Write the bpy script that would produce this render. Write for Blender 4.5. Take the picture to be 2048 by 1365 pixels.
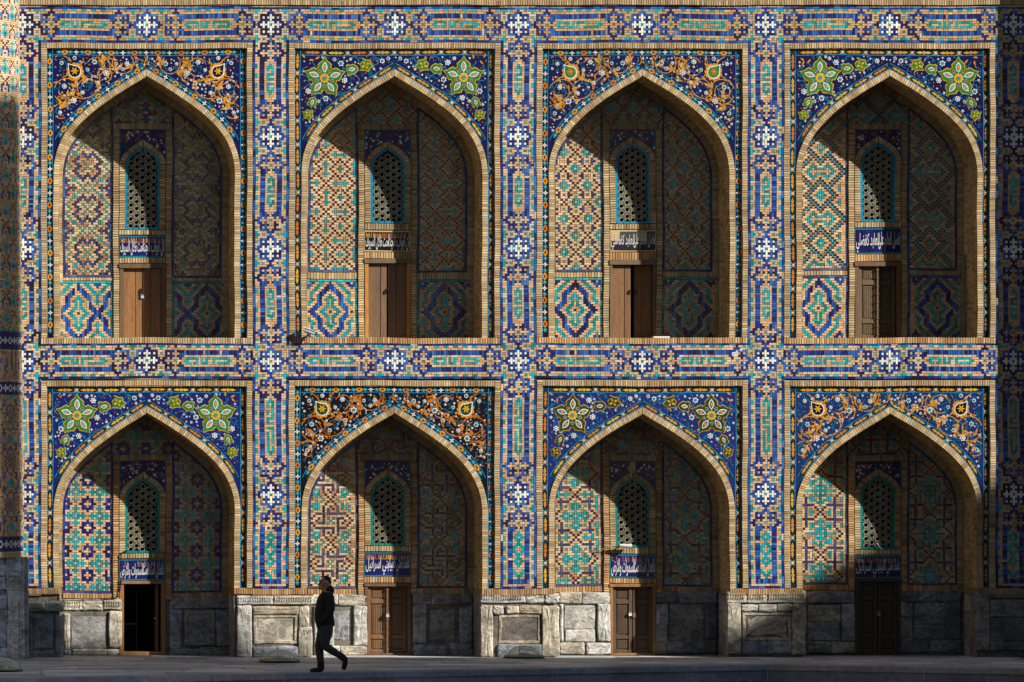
import bpy, bmesh, math, random, unicodedata
import numpy as np
from mathutils import Vector, Matrix

for o in list(bpy.data.objects):
    bpy.data.objects.remove(o)
sc = bpy.context.scene
C = sc.collection
random.seed(7)
RNG = np.random.default_rng(11)

# ------------------------------------------------------------------ camera, light, exposure
X0, DIST, HC = -5.8, 96.0, 3.6
cd = bpy.data.cameras.new('camera')
cam = bpy.data.objects.new('camera', cd)
C.objects.link(cam)
cam.location = (X0, -DIST, HC)
cam.rotation_euler = (math.radians(90), 0, 0)
cd.sensor_width = 36.0
cd.lens = 36.0 * DIST / 20.48
cd.shift_x = (10.24 - X0) / 20.48
cd.shift_y = (9.55 - 6.825) / 20.48
cd.clip_start = 1.0
cd.clip_end = 3000
sc.camera = cam

SUN = Vector((1.75, -1.0, 1.0)).normalized()
w = bpy.data.worlds.new("World")
sc.world = w
w.use_nodes = True
nt = w.node_tree
bg = nt.nodes['Background']
sky = nt.nodes.new('ShaderNodeTexSky')
sky.sky_type = 'NISHITA'
sky.sun_disc = False
sky.sun_elevation = math.asin(SUN.z)
sky.sun_rotation = math.atan2(SUN.x, SUN.y)
nt.links.new(sky.outputs[0], bg.inputs[0])
bg.inputs[1].default_value = 0.05
sd = bpy.data.lights.new('sun', 'SUN')
sd.energy = 5.0
sd.angle = math.radians(0.5)
sd.color = (1.0, 0.945, 0.87)
so = bpy.data.objects.new('sun', sd)
C.objects.link(so)
so.rotation_euler = SUN.to_track_quat('Z', 'Y').to_euler()
so.location = SUN * 60
sc.view_settings.view_transform = 'Standard'
sc.view_settings.look = 'None'
sc.view_settings.gamma = 1.0
sc.view_settings.use_curve_mapping = False
sc.view_settings.exposure = 1.45
sc.cycles.max_bounces = 6
sc.cycles.diffuse_bounces = 1

# ------------------------------------------------------------------ helpers
def lin(c):
    out = []
    for v in c[:3]:
        v = v / 255.0
        out.append(v / 12.92 if v <= 0.04045 else ((v + 0.055) / 1.055) ** 2.4)
    return out

def px(p, q, y=0.0):                                  # photo measure -> point at depth y
    k = (DIST + y) / DIST
    return X0 + (p / 100.0 - X0) * k, HC + (9.55 - q / 100.0) * k

def zf(q): return (1315 - q) / 100.0
def zb(q): return HC + (9.55 - q / 100.0) * (DIST + 1) / DIST

class MB:
    def __init__(s):
        s.V = []; s.C = []; s.F = []; s.n = 0; s.pb = []
    def box(s, x0, x1, z0, z1, yb, yf, col, ch=0.002):
        s.pb.append((x0, x1, z0, z1, yb, yf, ch, col[0], col[1], col[2], col[3] if len(col) > 3 else 0.0))
    def raw(s, V, F, col):
        V = np.asarray(V, float).reshape(-1, 3)
        s.V.append(V)
        cc = np.empty((len(V), 4)); cc[:, :3] = col[:3]; cc[:, 3] = col[3] if len(col) > 3 else 0.0
        s.C.append(cc)
        for f in F: s.F.append([i + s.n for i in f])
        s.n += len(V)
    def flush(s):
        if not s.pb: return
        a = np.array(s.pb); s.pb = []
        x0, x1, z0, z1, yb, yf, ch = a.T[:7]
        ch = np.minimum(ch, 0.3 * np.minimum(x1 - x0, z1 - z0))
        N = len(a)
        V = np.empty((N, 8, 3))
        V[:, 0] = np.stack([x0 + ch, yf, z0 + ch], 1); V[:, 1] = np.stack([x1 - ch, yf, z0 + ch], 1)
        V[:, 2] = np.stack([x1 - ch, yf, z1 - ch], 1); V[:, 3] = np.stack([x0 + ch, yf, z1 - ch], 1)
        V[:, 4] = np.stack([x0, yb, z0], 1); V[:, 5] = np.stack([x1, yb, z0], 1)
        V[:, 6] = np.stack([x1, yb, z1], 1); V[:, 7] = np.stack([x0, yb, z1], 1)
        s._hex(V, a[:, 7:11])
    def _hex(s, V, col):
        N = len(V)
        base = np.array([[0, 1, 2, 3], [4, 5, 1, 0], [1, 5, 6, 2], [2, 6, 7, 3], [4, 0, 3, 7]])
        F = (base[None] + (np.arange(N) * 8)[:, None, None] + s.n).reshape(-1, 4)
        s.V.append(V.reshape(-1, 3)); s.C.append(np.repeat(col, 8, 0))
        s.F.extend(F.tolist()); s.n += N * 8
    def quads(s, P, yb, yf, col, k=0.93):             # P (N,4,2) ccw as seen from the front
        P = np.asarray(P, float); N = len(P)
        cen = P.mean(1, keepdims=True)
        Q = cen + (P - cen) * k
        V = np.empty((N, 8, 3))
        V[:, :4, 0] = Q[..., 0]; V[:, :4, 2] = Q[..., 1]; V[:, :4, 1] = yf
        V[:, 4:, 0] = P[..., 0]; V[:, 4:, 2] = P[..., 1]; V[:, 4:, 1] = yb
        s._hex(V, np.asarray(col, float))
    def poly(s, pts, yb, yf, col):
        pts = list(pts)
        ar = sum(pts[i][0] * pts[(i + 1) % len(pts)][1] - pts[(i + 1) % len(pts)][0] * pts[i][1] for i in range(len(pts)))
        if ar < 0: pts = pts[::-1]
        n = len(pts)
        V = [(p[0], yf, p[1]) for p in pts] + [(p[0], yb, p[1]) for p in pts]
        F = [list(range(n))] + [[n + i, n + (i + 1) % n, (i + 1) % n, i] for i in range(n)]
        s.raw(V, F, col)
    def ribbon(s, pts, wd, yb, yf, col):
        pts = np.asarray(pts, float)
        t = np.gradient(pts, axis=0); t /= np.linalg.norm(t, axis=1, keepdims=True) + 1e-9
        nrm = np.stack([-t[:, 1], t[:, 0]], 1)
        ws = np.full(len(pts), wd) if np.isscalar(wd) else np.asarray(wd)
        a = pts + nrm * ws[:, None] / 2; b = pts - nrm * ws[:, None] / 2
        n = len(pts)
        V = [(p[0], yf, p[1]) for p in a] + [(p[0], yf, p[1]) for p in b] + [(p[0], yb, p[1]) for p in a] + [(p[0], yb, p[1]) for p in b]
        F = []
        for i in range(n - 1):
            F += [[n + i, n + i + 1, i + 1, i], [i, i + 1, 2 * n + i + 1, 2 * n + i], [3 * n + i, 3 * n + i + 1, n + i + 1, n + i]]
        s.raw(V, F, col)
    def build(s, name, mat, parent=None, kind=None, mapf=None, smooth=False, loc=None):
        s.flush()
        me = bpy.data.meshes.new(name)
        if s.n:
            V = np.concatenate(s.V); Cc = np.concatenate(s.C)
            if mapf is not None: V = mapf(V)
            elif mat in (M_TILE, M_BRICK, M_FAI):          # old walls are never quite straight
                X, Z = V[:, 0].copy(), V[:, 2].copy()
                V[:, 0] = X + 0.007 * np.sin(Z * 1.9 + X * 0.35) + 0.004 * np.sin(Z * 4.7 + X * 1.3) 
                V[:, 2] = Z + 0.007 * np.sin(X * 1.6 + Z * 0.5) + 0.004 * np.sin(X * 4.1 + 2.0)
            if loc is not None: V = V - np.array(loc)
            me.vertices.add(len(V)); me.vertices.foreach_set('co', V.astype(np.float32).ravel())
            ls = np.array([len(f) for f in s.F], dtype=np.int32)
            flat = np.fromiter((i for f in s.F for i in f), dtype=np.int32, count=int(ls.sum()))
            me.loops.add(len(flat)); me.loops.foreach_set('vertex_index', flat)
            me.polygons.add(len(ls))
            st = np.zeros(len(ls), dtype=np.int32); st[1:] = np.cumsum(ls)[:-1]
            me.polygons.foreach_set('loop_start', st)
            me.update(calc_edges=True)
            at = me.color_attributes.new('Col', 'FLOAT_COLOR', 'POINT')
            at.data.foreach_set('color', Cc.astype(np.float32).ravel())
            me.polygons.foreach_set('use_smooth', [smooth] * len(ls))
            me.validate()
        me.materials.append(mat)
        o = bpy.data.objects.new(name, me)
        C.objects.link(o)
        if loc is not None: o.location = loc
        if parent is not None: put(o, parent)
        if kind: o['kind'] = kind
        return o

def put(o, parent):
    o.parent = parent
    o.matrix_parent_inverse = pw(parent).inverted()

def pw(o):
    m = Matrix.Translation(o.location) @ o.rotation_euler.to_matrix().to_4x4()
    if o.parent is not None: m = pw(o.parent) @ o.matrix_parent_inverse @ m
    return m

def empty(name, loc, parent=None):
    o = bpy.data.objects.new(name, None); C.objects.link(o); o.location = loc
    o.empty_display_size = 0.2
    if parent is not None: put(o, parent)
    return o

def tag(o, label, cat, group=None):
    o['label'] = label; o['category'] = cat
    if group: o['group'] = group
    return o

def lab(o, label): o['label'] = label; return o

# ------------------------------------------------------------------ materials
def attr_mat(name, rough=0.8, glaze_rough=0.25, nscale=60.0, namt=0.35, bump=0.15, big=0.25, bigscale=1.3, stretch=(1, 1, 1), bscale=None, spec=0.35, veins=0.0, scale=0.74, cracks=0.0, streak=0.0):
    m = bpy.data.materials.new(name); m.use_nodes = True
    t = m.node_tree; N = t.nodes; L = t.links
    b = N['Principled BSDF']
    at = N.new('ShaderNodeAttribute'); at.attribute_name = 'Col'
    tc = N.new('ShaderNodeTexCoord'); mp = N.new('ShaderNodeMapping'); mp.inputs['Scale'].default_value = stretch
    L.new(tc.outputs['Object'], mp.inputs[0])
    n1 = N.new('ShaderNodeTexNoise'); n1.inputs['Scale'].default_value = nscale; n1.inputs['Detail'].default_value = 5; n1.inputs['Roughness'].default_value = 0.65
    L.new(mp.outputs[0], n1.inputs['Vector'])
    n2 = N.new('ShaderNodeTexNoise'); n2.inputs['Scale'].default_value = bigscale; n2.inputs['Detail'].default_value = 6
    L.new(mp.outputs[0], n2.inputs['Vector'])
    def rng(src, lo, hi, a=0.25, bb=0.75):
        r = N.new('ShaderNodeMapRange'); r.inputs[1].default_value = a; r.inputs[2].default_value = bb
        r.inputs[3].default_value = lo; r.inputs[4].default_value = hi
        L.new(src, r.inputs[0]); return r.outputs[0]
    f1 = rng(n1.outputs['Fac'], 1 - namt, 1 + namt * 0.6)
    f2 = rng(n2.outputs['Fac'], 1 - big, 1 + big * 0.4, 0.3, 0.7)
    mu = N.new('ShaderNodeMath'); mu.operation = 'MULTIPLY'; L.new(f1, mu.inputs[0]); L.new(f2, mu.inputs[1])
    fac = mu.outputs[0]
    if veins > 0:
        n3 = N.new('ShaderNodeTexNoise'); n3.inputs['Scale'].default_value = 5.0; n3.inputs['Detail'].default_value = 8; n3.inputs['Distortion'].default_value = 1.6
        mp3 = N.new('ShaderNodeMapping'); mp3.inputs['Scale'].default_value = (0.8, 1, 1.3); mp3.inputs['Rotation'].default_value = (0, 0.9, 0)
        L.new(tc.outputs['Object'], mp3.inputs[0]); L.new(mp3.outputs[0], n3.inputs['Vector'])
        f3 = rng(n3.outputs['Fac'], 1 - veins, 1 + veins * 0.35, 0.38, 0.58)
        m3 = N.new('ShaderNodeMath'); m3.operation = 'MULTIPLY'; L.new(fac, m3.inputs[0]); L.new(f3, m3.inputs[1]); fac = m3.outputs[0]
    if streak > 0:
        mp7 = N.new('ShaderNodeMapping'); mp7.inputs['Scale'].default_value = (5.0, 5.0, 0.45); L.new(tc.outputs['Object'], mp7.inputs[0])
        n7 = N.new('ShaderNodeTexNoise'); n7.inputs['Scale'].default_value = 1.4; n7.inputs['Detail'].default_value = 5; L.new(mp7.outputs[0], n7.inputs['Vector'])
        m7 = N.new('ShaderNodeMath'); m7.operation = 'MULTIPLY'; L.new(fac, m7.inputs[0]); L.new(rng(n7.outputs['Fac'], 1 - streak, 1.05, 0.3, 0.6), m7.inputs[1]); fac = m7.outputs[0]
    if cracks > 0:
        vo = N.new('ShaderNodeTexVoronoi'); vo.feature = 'DISTANCE_TO_EDGE'; vo.inputs['Scale'].default_value = 13.0
        L.new(tc.outputs['Object'], vo.inputs['Vector'])
        m5 = N.new('ShaderNodeMath'); m5.operation = 'MULTIPLY'; L.new(fac, m5.inputs[0]); L.new(rng(vo.outputs['Distance'], 1 - cracks, 1.0, 0.0, 0.05), m5.inputs[1]); fac = m5.outputs[0]
    m6 = N.new('ShaderNodeMath'); m6.operation = 'MULTIPLY'; m6.inputs[1].default_value = scale; L.new(fac, m6.inputs[0]); fac = m6.outputs[0]
    vm = N.new('ShaderNodeVectorMath'); vm.operation = 'SCALE'
    L.new(at.outputs['Color'], vm.inputs[0]); L.new(fac, vm.inputs['Scale'])
    L.new(vm.outputs[0], b.inputs['Base Color'])
    rr = N.new('ShaderNodeMapRange'); rr.inputs[3].default_value = rough; rr.inputs[4].default_value = glaze_rough
    L.new(at.outputs['Alpha'], rr.inputs[0]); L.new(rr.outputs[0], b.inputs['Roughness'])
    b.inputs['Specular IOR Level'].default_value = spec
    if bump > 0:
        bp = N.new('ShaderNodeBump'); bp.inputs['Strength'].default_value = bump; bp.inputs['Distance'].default_value = 0.02
        src = n1.outputs['Fac']
        if bscale:
            n4 = N.new('ShaderNodeTexNoise'); n4.inputs['Scale'].default_value = bscale; n4.inputs['Detail'].default_value = 8; n4.inputs['Roughness'].default_value = 0.7
            L.new(mp.outputs[0], n4.inputs['Vector']); src = n4.outputs['Fac']
        L.new(src, bp.inputs['Height']); L.new(bp.outputs[0], b.inputs['Normal'])
    return m

M_TILE = attr_mat('glazed_brickwork', 0.85, 0.26, 70, 0.28, 0.14, 0.2, streak=0.14, spec=0.5)
M_BRICK = attr_mat('buff_brick', 0.9, 0.4, 45, 0.34, 0.35, 0.3, streak=0.2)
M_FAI = attr_mat('tile_mosaic', 0.45, 0.22, 55, 0.25, 0.08, 0.2, cracks=0.35)
M_STONE = attr_mat('weathered_marble', 0.85, 0.4, 22, 0.5, 0.6, 0.45, 2.3, bscale=22, veins=0.4)
M_WOOD = attr_mat('old_wood', 0.6, 0.35, 14, 0.45, 0.25, 0.3, 2.0, stretch=(5, 5, 0.5))
M_PAVE = attr_mat('paving_stone', 0.62, 0.4, 8, 0.35, 0.25, 0.35, 0.9, bscale=20, veins=0.15)
M_PLAIN = attr_mat('painted_metal', 0.45, 0.3, 30, 0.1, 0.0, 0.05)
M_CLOTH = attr_mat('cloth', 0.9, 0.6, 120, 0.25, 0.25, 0.2, 6)
M_SKIN = attr_mat('skin', 0.55, 0.4, 80, 0.08, 0.05, 0.05)

def glass_mat():
    m = bpy.data.materials.new('clear_plastic'); m.use_nodes = True
    t = m.node_tree; N = t.nodes; L = t.links
    for n in list(N):
        if n.type != 'OUTPUT_MATERIAL': N.remove(n)
    out = [n for n in N if n.type == 'OUTPUT_MATERIAL'][0]
    tr = N.new('ShaderNodeBsdfTransparent'); tr.inputs[0].default_value = (0.86, 0.88, 0.80, 1)
    gl = N.new('ShaderNodeBsdfGlossy'); gl.inputs['Roughness'].default_value = 0.12
    df = N.new('ShaderNodeBsdfDiffuse'); df.inputs[0].default_value = (0.5, 0.5, 0.4, 1)
    lw = N.new('ShaderNodeLayerWeight'); lw.inputs[0].default_value = 0.35
    m1 = N.new('ShaderNodeMixShader'); L.new(lw.outputs['Facing'], m1.inputs[0]); L.new(tr.outputs[0], m1.inputs[1]); L.new(df.outputs[0], m1.inputs[2])
    m2 = N.new('ShaderNodeMixShader'); m2.inputs[0].default_value = 0.08; L.new(m1.outputs[0], m2.inputs[1]); L.new(gl.outputs[0], m2.inputs[2])
    L.new(m2.outputs[0], out.inputs[0])
    return m
M_GLASS = glass_mat()

# ------------------------------------------------------------------ palette
BUFF = [lin(c) for c in [(192, 160, 116), (184, 150, 106), (200, 168, 128), (186, 142, 96), (176, 142, 102), (196, 166, 134), (180, 132, 86), (190, 160, 114)]]
BRK = [lin(c) for c in [(186, 164, 120), (176, 151, 108), (192, 171, 130), (170, 143, 100), (182, 161, 122), (174, 149, 110), (160, 128, 86)]]
WARM = [lin(c) for c in [(186, 146, 92), (180, 134, 80), (190, 157, 108), (174, 120, 66), (186, 152, 108), (162, 122, 82), (194, 164, 124)]]
BLUE = [lin(c) for c in [(28, 76, 154), (22, 62, 144), (42, 94, 168), (20, 44, 122), (34, 84, 158), (56, 106, 170), (24, 34, 104)]]
NAVY = [lin(c) for c in [(20, 20, 62), (28, 26, 88), (18, 28, 66), (34, 34, 78), (22, 22, 50)]]
DULL = [lin(c) for c in [(44, 62, 120), (54, 74, 122), (40, 52, 104), (50, 54, 92), (36, 42, 86), (60, 84, 132)]]
TURQ = [lin(c) for c in [(0, 150, 164), (10, 136, 140), (0, 164, 180), (12, 122, 118), (20, 156, 164)]]
WHITE = [lin(c) for c in [(226, 222, 210), (212, 212, 202), (234, 230, 214), (204, 206, 190)]]
MORTAR = lin((204, 184, 152)) + [0.0]
DARKM = lin((150, 126, 90)) + [0.0]
OCHRE = lin((196, 132, 24)); OCHRE2 = lin((182, 104, 20)); YEL = lin((200, 156, 36)); BLACK = lin((16, 14, 18)); TQ = lin((16, 132, 158)); GREEN = lin((44, 112, 44)); DGREEN = lin((26, 64, 28))
WH = lin((206, 204, 200)); CYAN = lin((34, 122, 172))

def pick(pal, var=0.10, a=0.0, mul=1.0):
    c = random.choice(pal); k = mul * (1 + random.uniform(-var, var))
    return (c[0] * k, c[1] * k, c[2] * k, a)

def cell_col(ch, style):
    if ch == '.': return pick(style['buff'], 0.12, 0.0, style.get('mul', 1))
    if ch == 'T':
        return pick(TURQ, 0.12, 1.0)
    if ch == 'W': return pick(WHITE, 0.05, 0.8)
    if ch == 'N': return pick(style['navy'], 0.2, 0.9)
    if random.random() < style.get('darkp', 0.1): return pick(NAVY, 0.2, 1.0)
    return pick(style['blue'], 0.14, 1.0)

ST = dict(buff=BUFF, blue=BLUE, navy=NAVY, darkp=0.08)

def lay(mb, G, x0, z1, cw, chh, yb, yf, style, gap=0.0034, keep=None, ggap=None):
    """lay a pattern of bricks; G = rows (top first) of cells"""
    R = len(G); K = len(G[0])
    used = [[c == '_' for c in row] for row in G]
    if keep is not None:
        for r in range(R):
            for c in range(K):
                if not used[r][c] and not keep(x0 + (c + 0.5) * cw, z1 - (r + 0.5) * chh): used[r][c] = True
    for r in range(R):
        for c in range(K):
            if used[r][c]: continue
            g = G[r][c]
            h = 1
            while c + h < K and not used[r][c + h] and G[r][c + h] == g and h < 4: h += 1
            v = 1
            while r + v < R and not used[r + v][c] and G[r + v][c] == g and v < 4: v += 1
            if g == '.': h = min(h, random.choice((2, 2, 3))); v = 1
            elif g == 'H': h = min(h, 2); v = 1
            elif g == 'V': v = min(v, 2); h = 1
            elif v >= h: v = min(v, 3); h = 1
            else: h = min(h, 3); v = 1
            if g in 'WN' and g == 'N': h = v = 1
            for a in range(v):
                for b in range(h): used[r + a][c + b] = True
            col = cell_col('B' if g in 'HV' else g, style)
            if g != '.' and random.random() < style.get('worn', 0.012): col = pick([lin((190, 170, 140)), lin((150, 120, 90))], 0.15)
            j = lambda: random.uniform(-0.0008, 0.0008)
            d = random.uniform(-0.002, 0.002)
            gp_ = gap if (g == '.' or ggap is None) else ggap
            mb.box(x0 + c * cw + gp_ / 2 + j(), x0 + (c + h) * cw - gp_ / 2 + j(), z1 - (r + v) * chh + gp_ / 2 + j(), z1 - r * chh - gp_ / 2 + j(), yb, yf + d, col, 0.0025)

def stack(mb, x0, x1, z0, z1, step, yb, yf, pal, horiz=False, gap=0.004, mul=1.0):
    """a strip of bricks: courses one above another, or soldiers side by side"""
    L = (x1 - x0) if horiz else (z1 - z0)
    n = max(1, round(L / step)); s = L / n
    for i in range(n):
        d = random.uniform(-0.004, 0.003); g = gap * random.uniform(0.7, 1.5)
        col = pick(pal, 0.16, 0.0, mul)
        e = random.uniform(0, 0.004)
        if horiz: mb.box(x0 + i * s + g / 2, x0 + (i + 1) * s - g / 2, z0 + e, z1 - random.uniform(0, 0.004), yb, yf + d, col, 0.004)
        else: mb.box(x0 + e, x1 - random.uniform(0, 0.004), z0 + i * s + g / 2, z0 + (i + 1) * s - g / 2, yb, yf + d, col, 0.004)

# ------------------------------------------------------------------ the pointed arch
TAB = np.array([(0, 0), (20, 12), (41, 24.5), (62, 38), (83, 52.5), (103, 67.5), (120, 82), (135, 97), (147, 111), (157, 126), (165, 143), (170.5, 160), (173.7, 178), (175, 198)]) / 100.0
def smooth_curve(T, n):
    s = np.concatenate([[0], np.cumsum(np.linalg.norm(np.diff(T, axis=0), axis=1))])
    out = []
    for u in np.linspace(0, s[-1], n):
        i = min(max(np.searchsorted(s, u) - 1, 0), len(s) - 2)
        p0 = T[max(i - 1, 0)] if i > 0 else 2 * T[0] - T[1]
        p3 = T[min(i + 2, len(T) - 1)]
        t = (u - s[i]) / (s[i + 1] - s[i])
        out.append(0.5 * ((2 * T[i]) + (-p0 + T[i + 1]) * t + (2 * p0 - 5 * T[i] + 4 * T[i + 1] - p3) * t * t + (-p0 + 3 * T[i] - 3 * T[i + 1] + p3) * t ** 3))
    return np.array(out)

class Arch:
    """right half of a pointed arch and its jamb as an arc-length curve, offset outward by t"""
    def __init__(s, cx, zap, zbot, scale=1.0):
        c = smooth_curve(TAB, 120) * scale
        p = np.stack([c[:, 0], zap - c[:, 1]], 1)
        nb = 40
        zs = np.linspace(p[-1, 1], zbot, nb + 1)[1:]
        p = np.concatenate([p, np.stack([np.full(nb, p[-1, 0]), zs], 1)])
        s.p = p; s.cx = cx; s.zap = zap
        s.s = np.concatenate([[0], np.cumsum(np.linalg.norm(np.diff(p, axis=0), axis=1))])
        t = np.gradient(p, axis=0); t /= np.linalg.norm(t, axis=1, keepdims=True)
        s.nrm = np.stack([-t[:, 1], t[:, 0]], 1)
        s.len = s.s[-1]; s.scurve = s.s[119]; s.half = 1.75 * scale
    def at(s, u, t=0.0, sg=1):
        x = np.interp(u, s.s, s.p[:, 0]); z = np.interp(u, s.s, s.p[:, 1])
        nx = np.interp(u, s.s, s.nrm[:, 0]); nz = np.interp(u, s.s, s.nrm[:, 1])
        t0 = (s.p[1] - s.p[0]) / np.linalg.norm(s.p[1] - s.p[0])
        ex = np.minimum(np.asarray(u, float), 0.0)
        x = x + ex * t0[0]; z = z + ex * t0[1]
        xx = np.maximum(x + nx * t, 0.0)
        return np.stack([s.cx + sg * xx, z + nz * t], -1)
    def halfw(s, z, inset=0.0):
        q = s.p + s.nrm * (-inset)
        if z > q[:, 1].max(): return -1
        return float(np.interp(-z, -q[:, 1], q[:, 0]))

def ringbricks(mb, A, t0, t1, step, yb, yf, pal, mul=1.0):
    n = round(A.len / step)
    us = np.linspace(0, A.len, n + 1)
    for sg in (1, -1):
        a = us[:-1] + 0.002; b = us[1:] - 0.002
        a2 = a.copy(); a2[0] = -t1 * 0.6
        P = np.stack([A.at(a, t0, sg), A.at(b, t0, sg), A.at(b, t1, sg), A.at(a2, t1, sg)], 1)
        if sg == 1: P = P[:, ::-1]
        # keep ccw seen from the front
        ar = (P[:, 0, 0] * P[:, 1, 1] - P[:, 1, 0] * P[:, 0, 1]) + (P[:, 1, 0] * P[:, 2, 1] - P[:, 2, 0] * P[:, 1, 1]) + (P[:, 2, 0] * P[:, 3, 1] - P[:, 3, 0] * P[:, 2, 1]) + (P[:, 3, 0] * P[:, 0, 1] - P[:, 0, 0] * P[:, 3, 1])
        P[ar < 0] = P[ar < 0][:, ::-1]
        cols = np.array([pick(pal, 0.16, 0.0, mul) for _ in range(n)])
        mb.quads(P, yb, yf, cols, 0.9)

# ------------------------------------------------------------------ the banded brick pattern
CW, RH = 0.047625, 0.04768
XK = [0.46 + 4.953 * k for k in range(5)]
Z00 = zf(50.0)

def star(P, r0, ch):
    for c, g in enumerate('WWWW'): P[(r0, 3 + c)] = g if ch == 'W' else '.'
    P[(r0, 7)] = 'T'
    rows = {1: 'BWBWW', 2: 'BNBNW', 3: 'BWBWW', 4: 'BBBBW'}
    for k, s in rows.items():
        for sg in (1, -1):
            for i, g in enumerate(s): P[(r0 + sg * k, 3 + i)] = g if g != 'W' else ('W' if ch == 'W' else '.')
    for k in (-1, 0, 1): P[(r0 + k, 2)] = 'B'
    P[(r0, 1)] = 'B'

def half_orn(P, r0, s):           # s: sign of the side the star lies on
    P[(r0, 7)] = 'T'
    for k, q in {1: 'B.B..', 2: 'BNBN.', 3: 'B.B..', 4: 'BBBB.'}.items():
        for i, g in enumerate(q): P[(r0 + s * k, 3 + i)] = g
    for k, q in {1: 'B.B..', 2: 'BBBN.', 3: 'BBB..'}.items():
        for i, g in enumerate(q): P[(r0 - s * k, 3 + i)] = g
    for k in (-1, 0, 1): P[(r0 + k, 2)] = 'B'
    P[(r0, 1)] = 'N'
    P[(r0 + s * 3, 1)] = 'T'

def link(P, m):
    for k in (-1, 0, 1): P[(m + k, 7)] = 'B'; P[(m + k, 1)] = 'T'
    for k in (-2, -1, 1, 2): P[(m + k, 6)] = 'B'
    P[(m, 6)] = '.'; P[(m, 2)] = 'T'; P[(m, 4)] = 'T'
    P[(m + 3, 1)] = 'T'; P[(m - 3, 1)] = 'T'

LONG = ['.T.', 'TTT', 'T.T', 'T.T', '..T', 'T.T', 'T.T', '..T', 'TTT', 'T..', 'TTT', '...', 'TTT', '..T', 'T.T', 'T.T', 'T.T', 'T.T', 'T.T', 'T..', 'T.T', 'T.T', 'TTT', '.T.']
SHORT = ['.T.', 'TTT', 'T.T', '..T', 'TTT', 'T..', 'TTT', '...', 'TTT', 'T..', 'T.T', 'TTT', '.T.']
BANDT = ['.T.', 'TTT', 'T.T', 'T.T', 'T..', 'TTT', '..T', 'TTT', '...', 'TTT', 'T..', 'T..', 'T.T', 'T.T', '..T', '..T', '..T', 'T.T', 'TTT', '.T.']
BANDT2 = ['.T.', 'TTT', 'T.T', 'T..', 'T.T', 'TTT', '...', 'TTT', '..T', 'TTT', 'T..', '...', 'TTT', 'T..', 'T.T', 'T.T', 'T.T', 'T.T', 'TTT', '.T.']

def cart(P, a, b, text, chan):
    """cartouche between rows a..b inclusive"""
    for r in range(a, b + 1):
        P[(r, 3)] = chan; P[(r, 4)] = chan
        if (r - a) % 4 in (1, 2): P[(r, 1)] = 'T'
    t0 = (a + b + 1 - len(text)) // 2
    for i, s in enumerate(text):
        for j in range(3): P[('t', t0 + i, j)] = s[j]

def expand(P, r0, r1, flip=False):
    G = []
    for r in range(r0, r1 + 1):
        row = ['.'] * 15
        for c in range(8):
            g = P.get((r, c), '.')
            row[c] = g; row[14 - c] = g
        for j in range(3):
            g = P.get(('t', r, j))
            if g: row[6 + j] = g
        G.append(row)
    return G

def pilaster_grid():
    P = {}
    stars = [0, 47, 94, 141, 197]
    for s in stars: star(P, s, 'W')
    for a, b, t in ((0, 47, SHORT), (47, 94, SHORT), (94, 141, SHORT), (141, 197, LONG)):
        half_orn(P, a + 12, -1); half_orn(P, b - 12, 1)
        link(P, a + 6); link(P, b - 6)
        cart(P, a + 16, b - 16, t, 'H')
    s = 197
    half_orn(P, s + 12, -1); link(P, s + 6); link(P, -6)
    for r in range(s + 16, s + 36): P[(r, 3)] = 'H'; P[(r, 4)] = 'H'
    for r in range(s + 15, s + 38):
        if (r - s) % 4 in (2, 3): P[(r, 1)] = 'T'
    dia = {16: [7], 17: [6, 7], 18: [5, 6], 19: [6, 7], 20: [7], 21: [6, 7], 22: [5, 6], 23: [5], 24: [5, 6], 25: [6, 7], 26: [7], 27: [6, 7], 28: [5, 6], 29: [6, 7], 30: [7], 32: [5], 33: [5, 6], 34: [6, 7], 35: [7]}
    for k, cs in dia.items():
        for c in cs: P[(s + k, c)] = 'T'
    for r in (s + 36, s + 37):
        for c in range(3, 8): P[(r, c)] = 'V'
    for r in range(-7, s + 40):
        near = min(abs(r - 0), abs(r - 141))
        if near >= 7: P[(r, 0)] = 'B'
        elif near <= 1: P[(r, 0)] = 'B'
        elif near == 6: P[(r, 0)] = 'T'
    for c in range(8): P[(s + 39, c)] = 'B'
    for c in range(8): P[(-7, c)] = 'B'
    return expand(P, -7, s + 39)

def frieze_grid():
    P = {}
    for s in (0, 52, 104): star(P, s, 'W')
    for k, (a, b) in enumerate(((0, 52), (52, 104))):
        half_orn(P, a + 12, -1); half_orn(P, b - 12, 1)
        link(P, a + 6); link(P, b - 6)
        cart(P, a + 16, b - 16, BANDT if k == 0 else BANDT2, 'V')
    for r in range(0, 105): P[(r, 0)] = 'B'
    G = expand(P, 8, 96)
    return [[G[c][r] for c in range(len(G))] for r in range(15)]

# ------------------------------------------------------------------ the madrasa
mad = empty('madrasa', (10.0, 0.5, 0.0))
tag(mad, 'two-storey madrasa front of tiled arched niches between patterned pilasters', 'madrasa')

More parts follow.
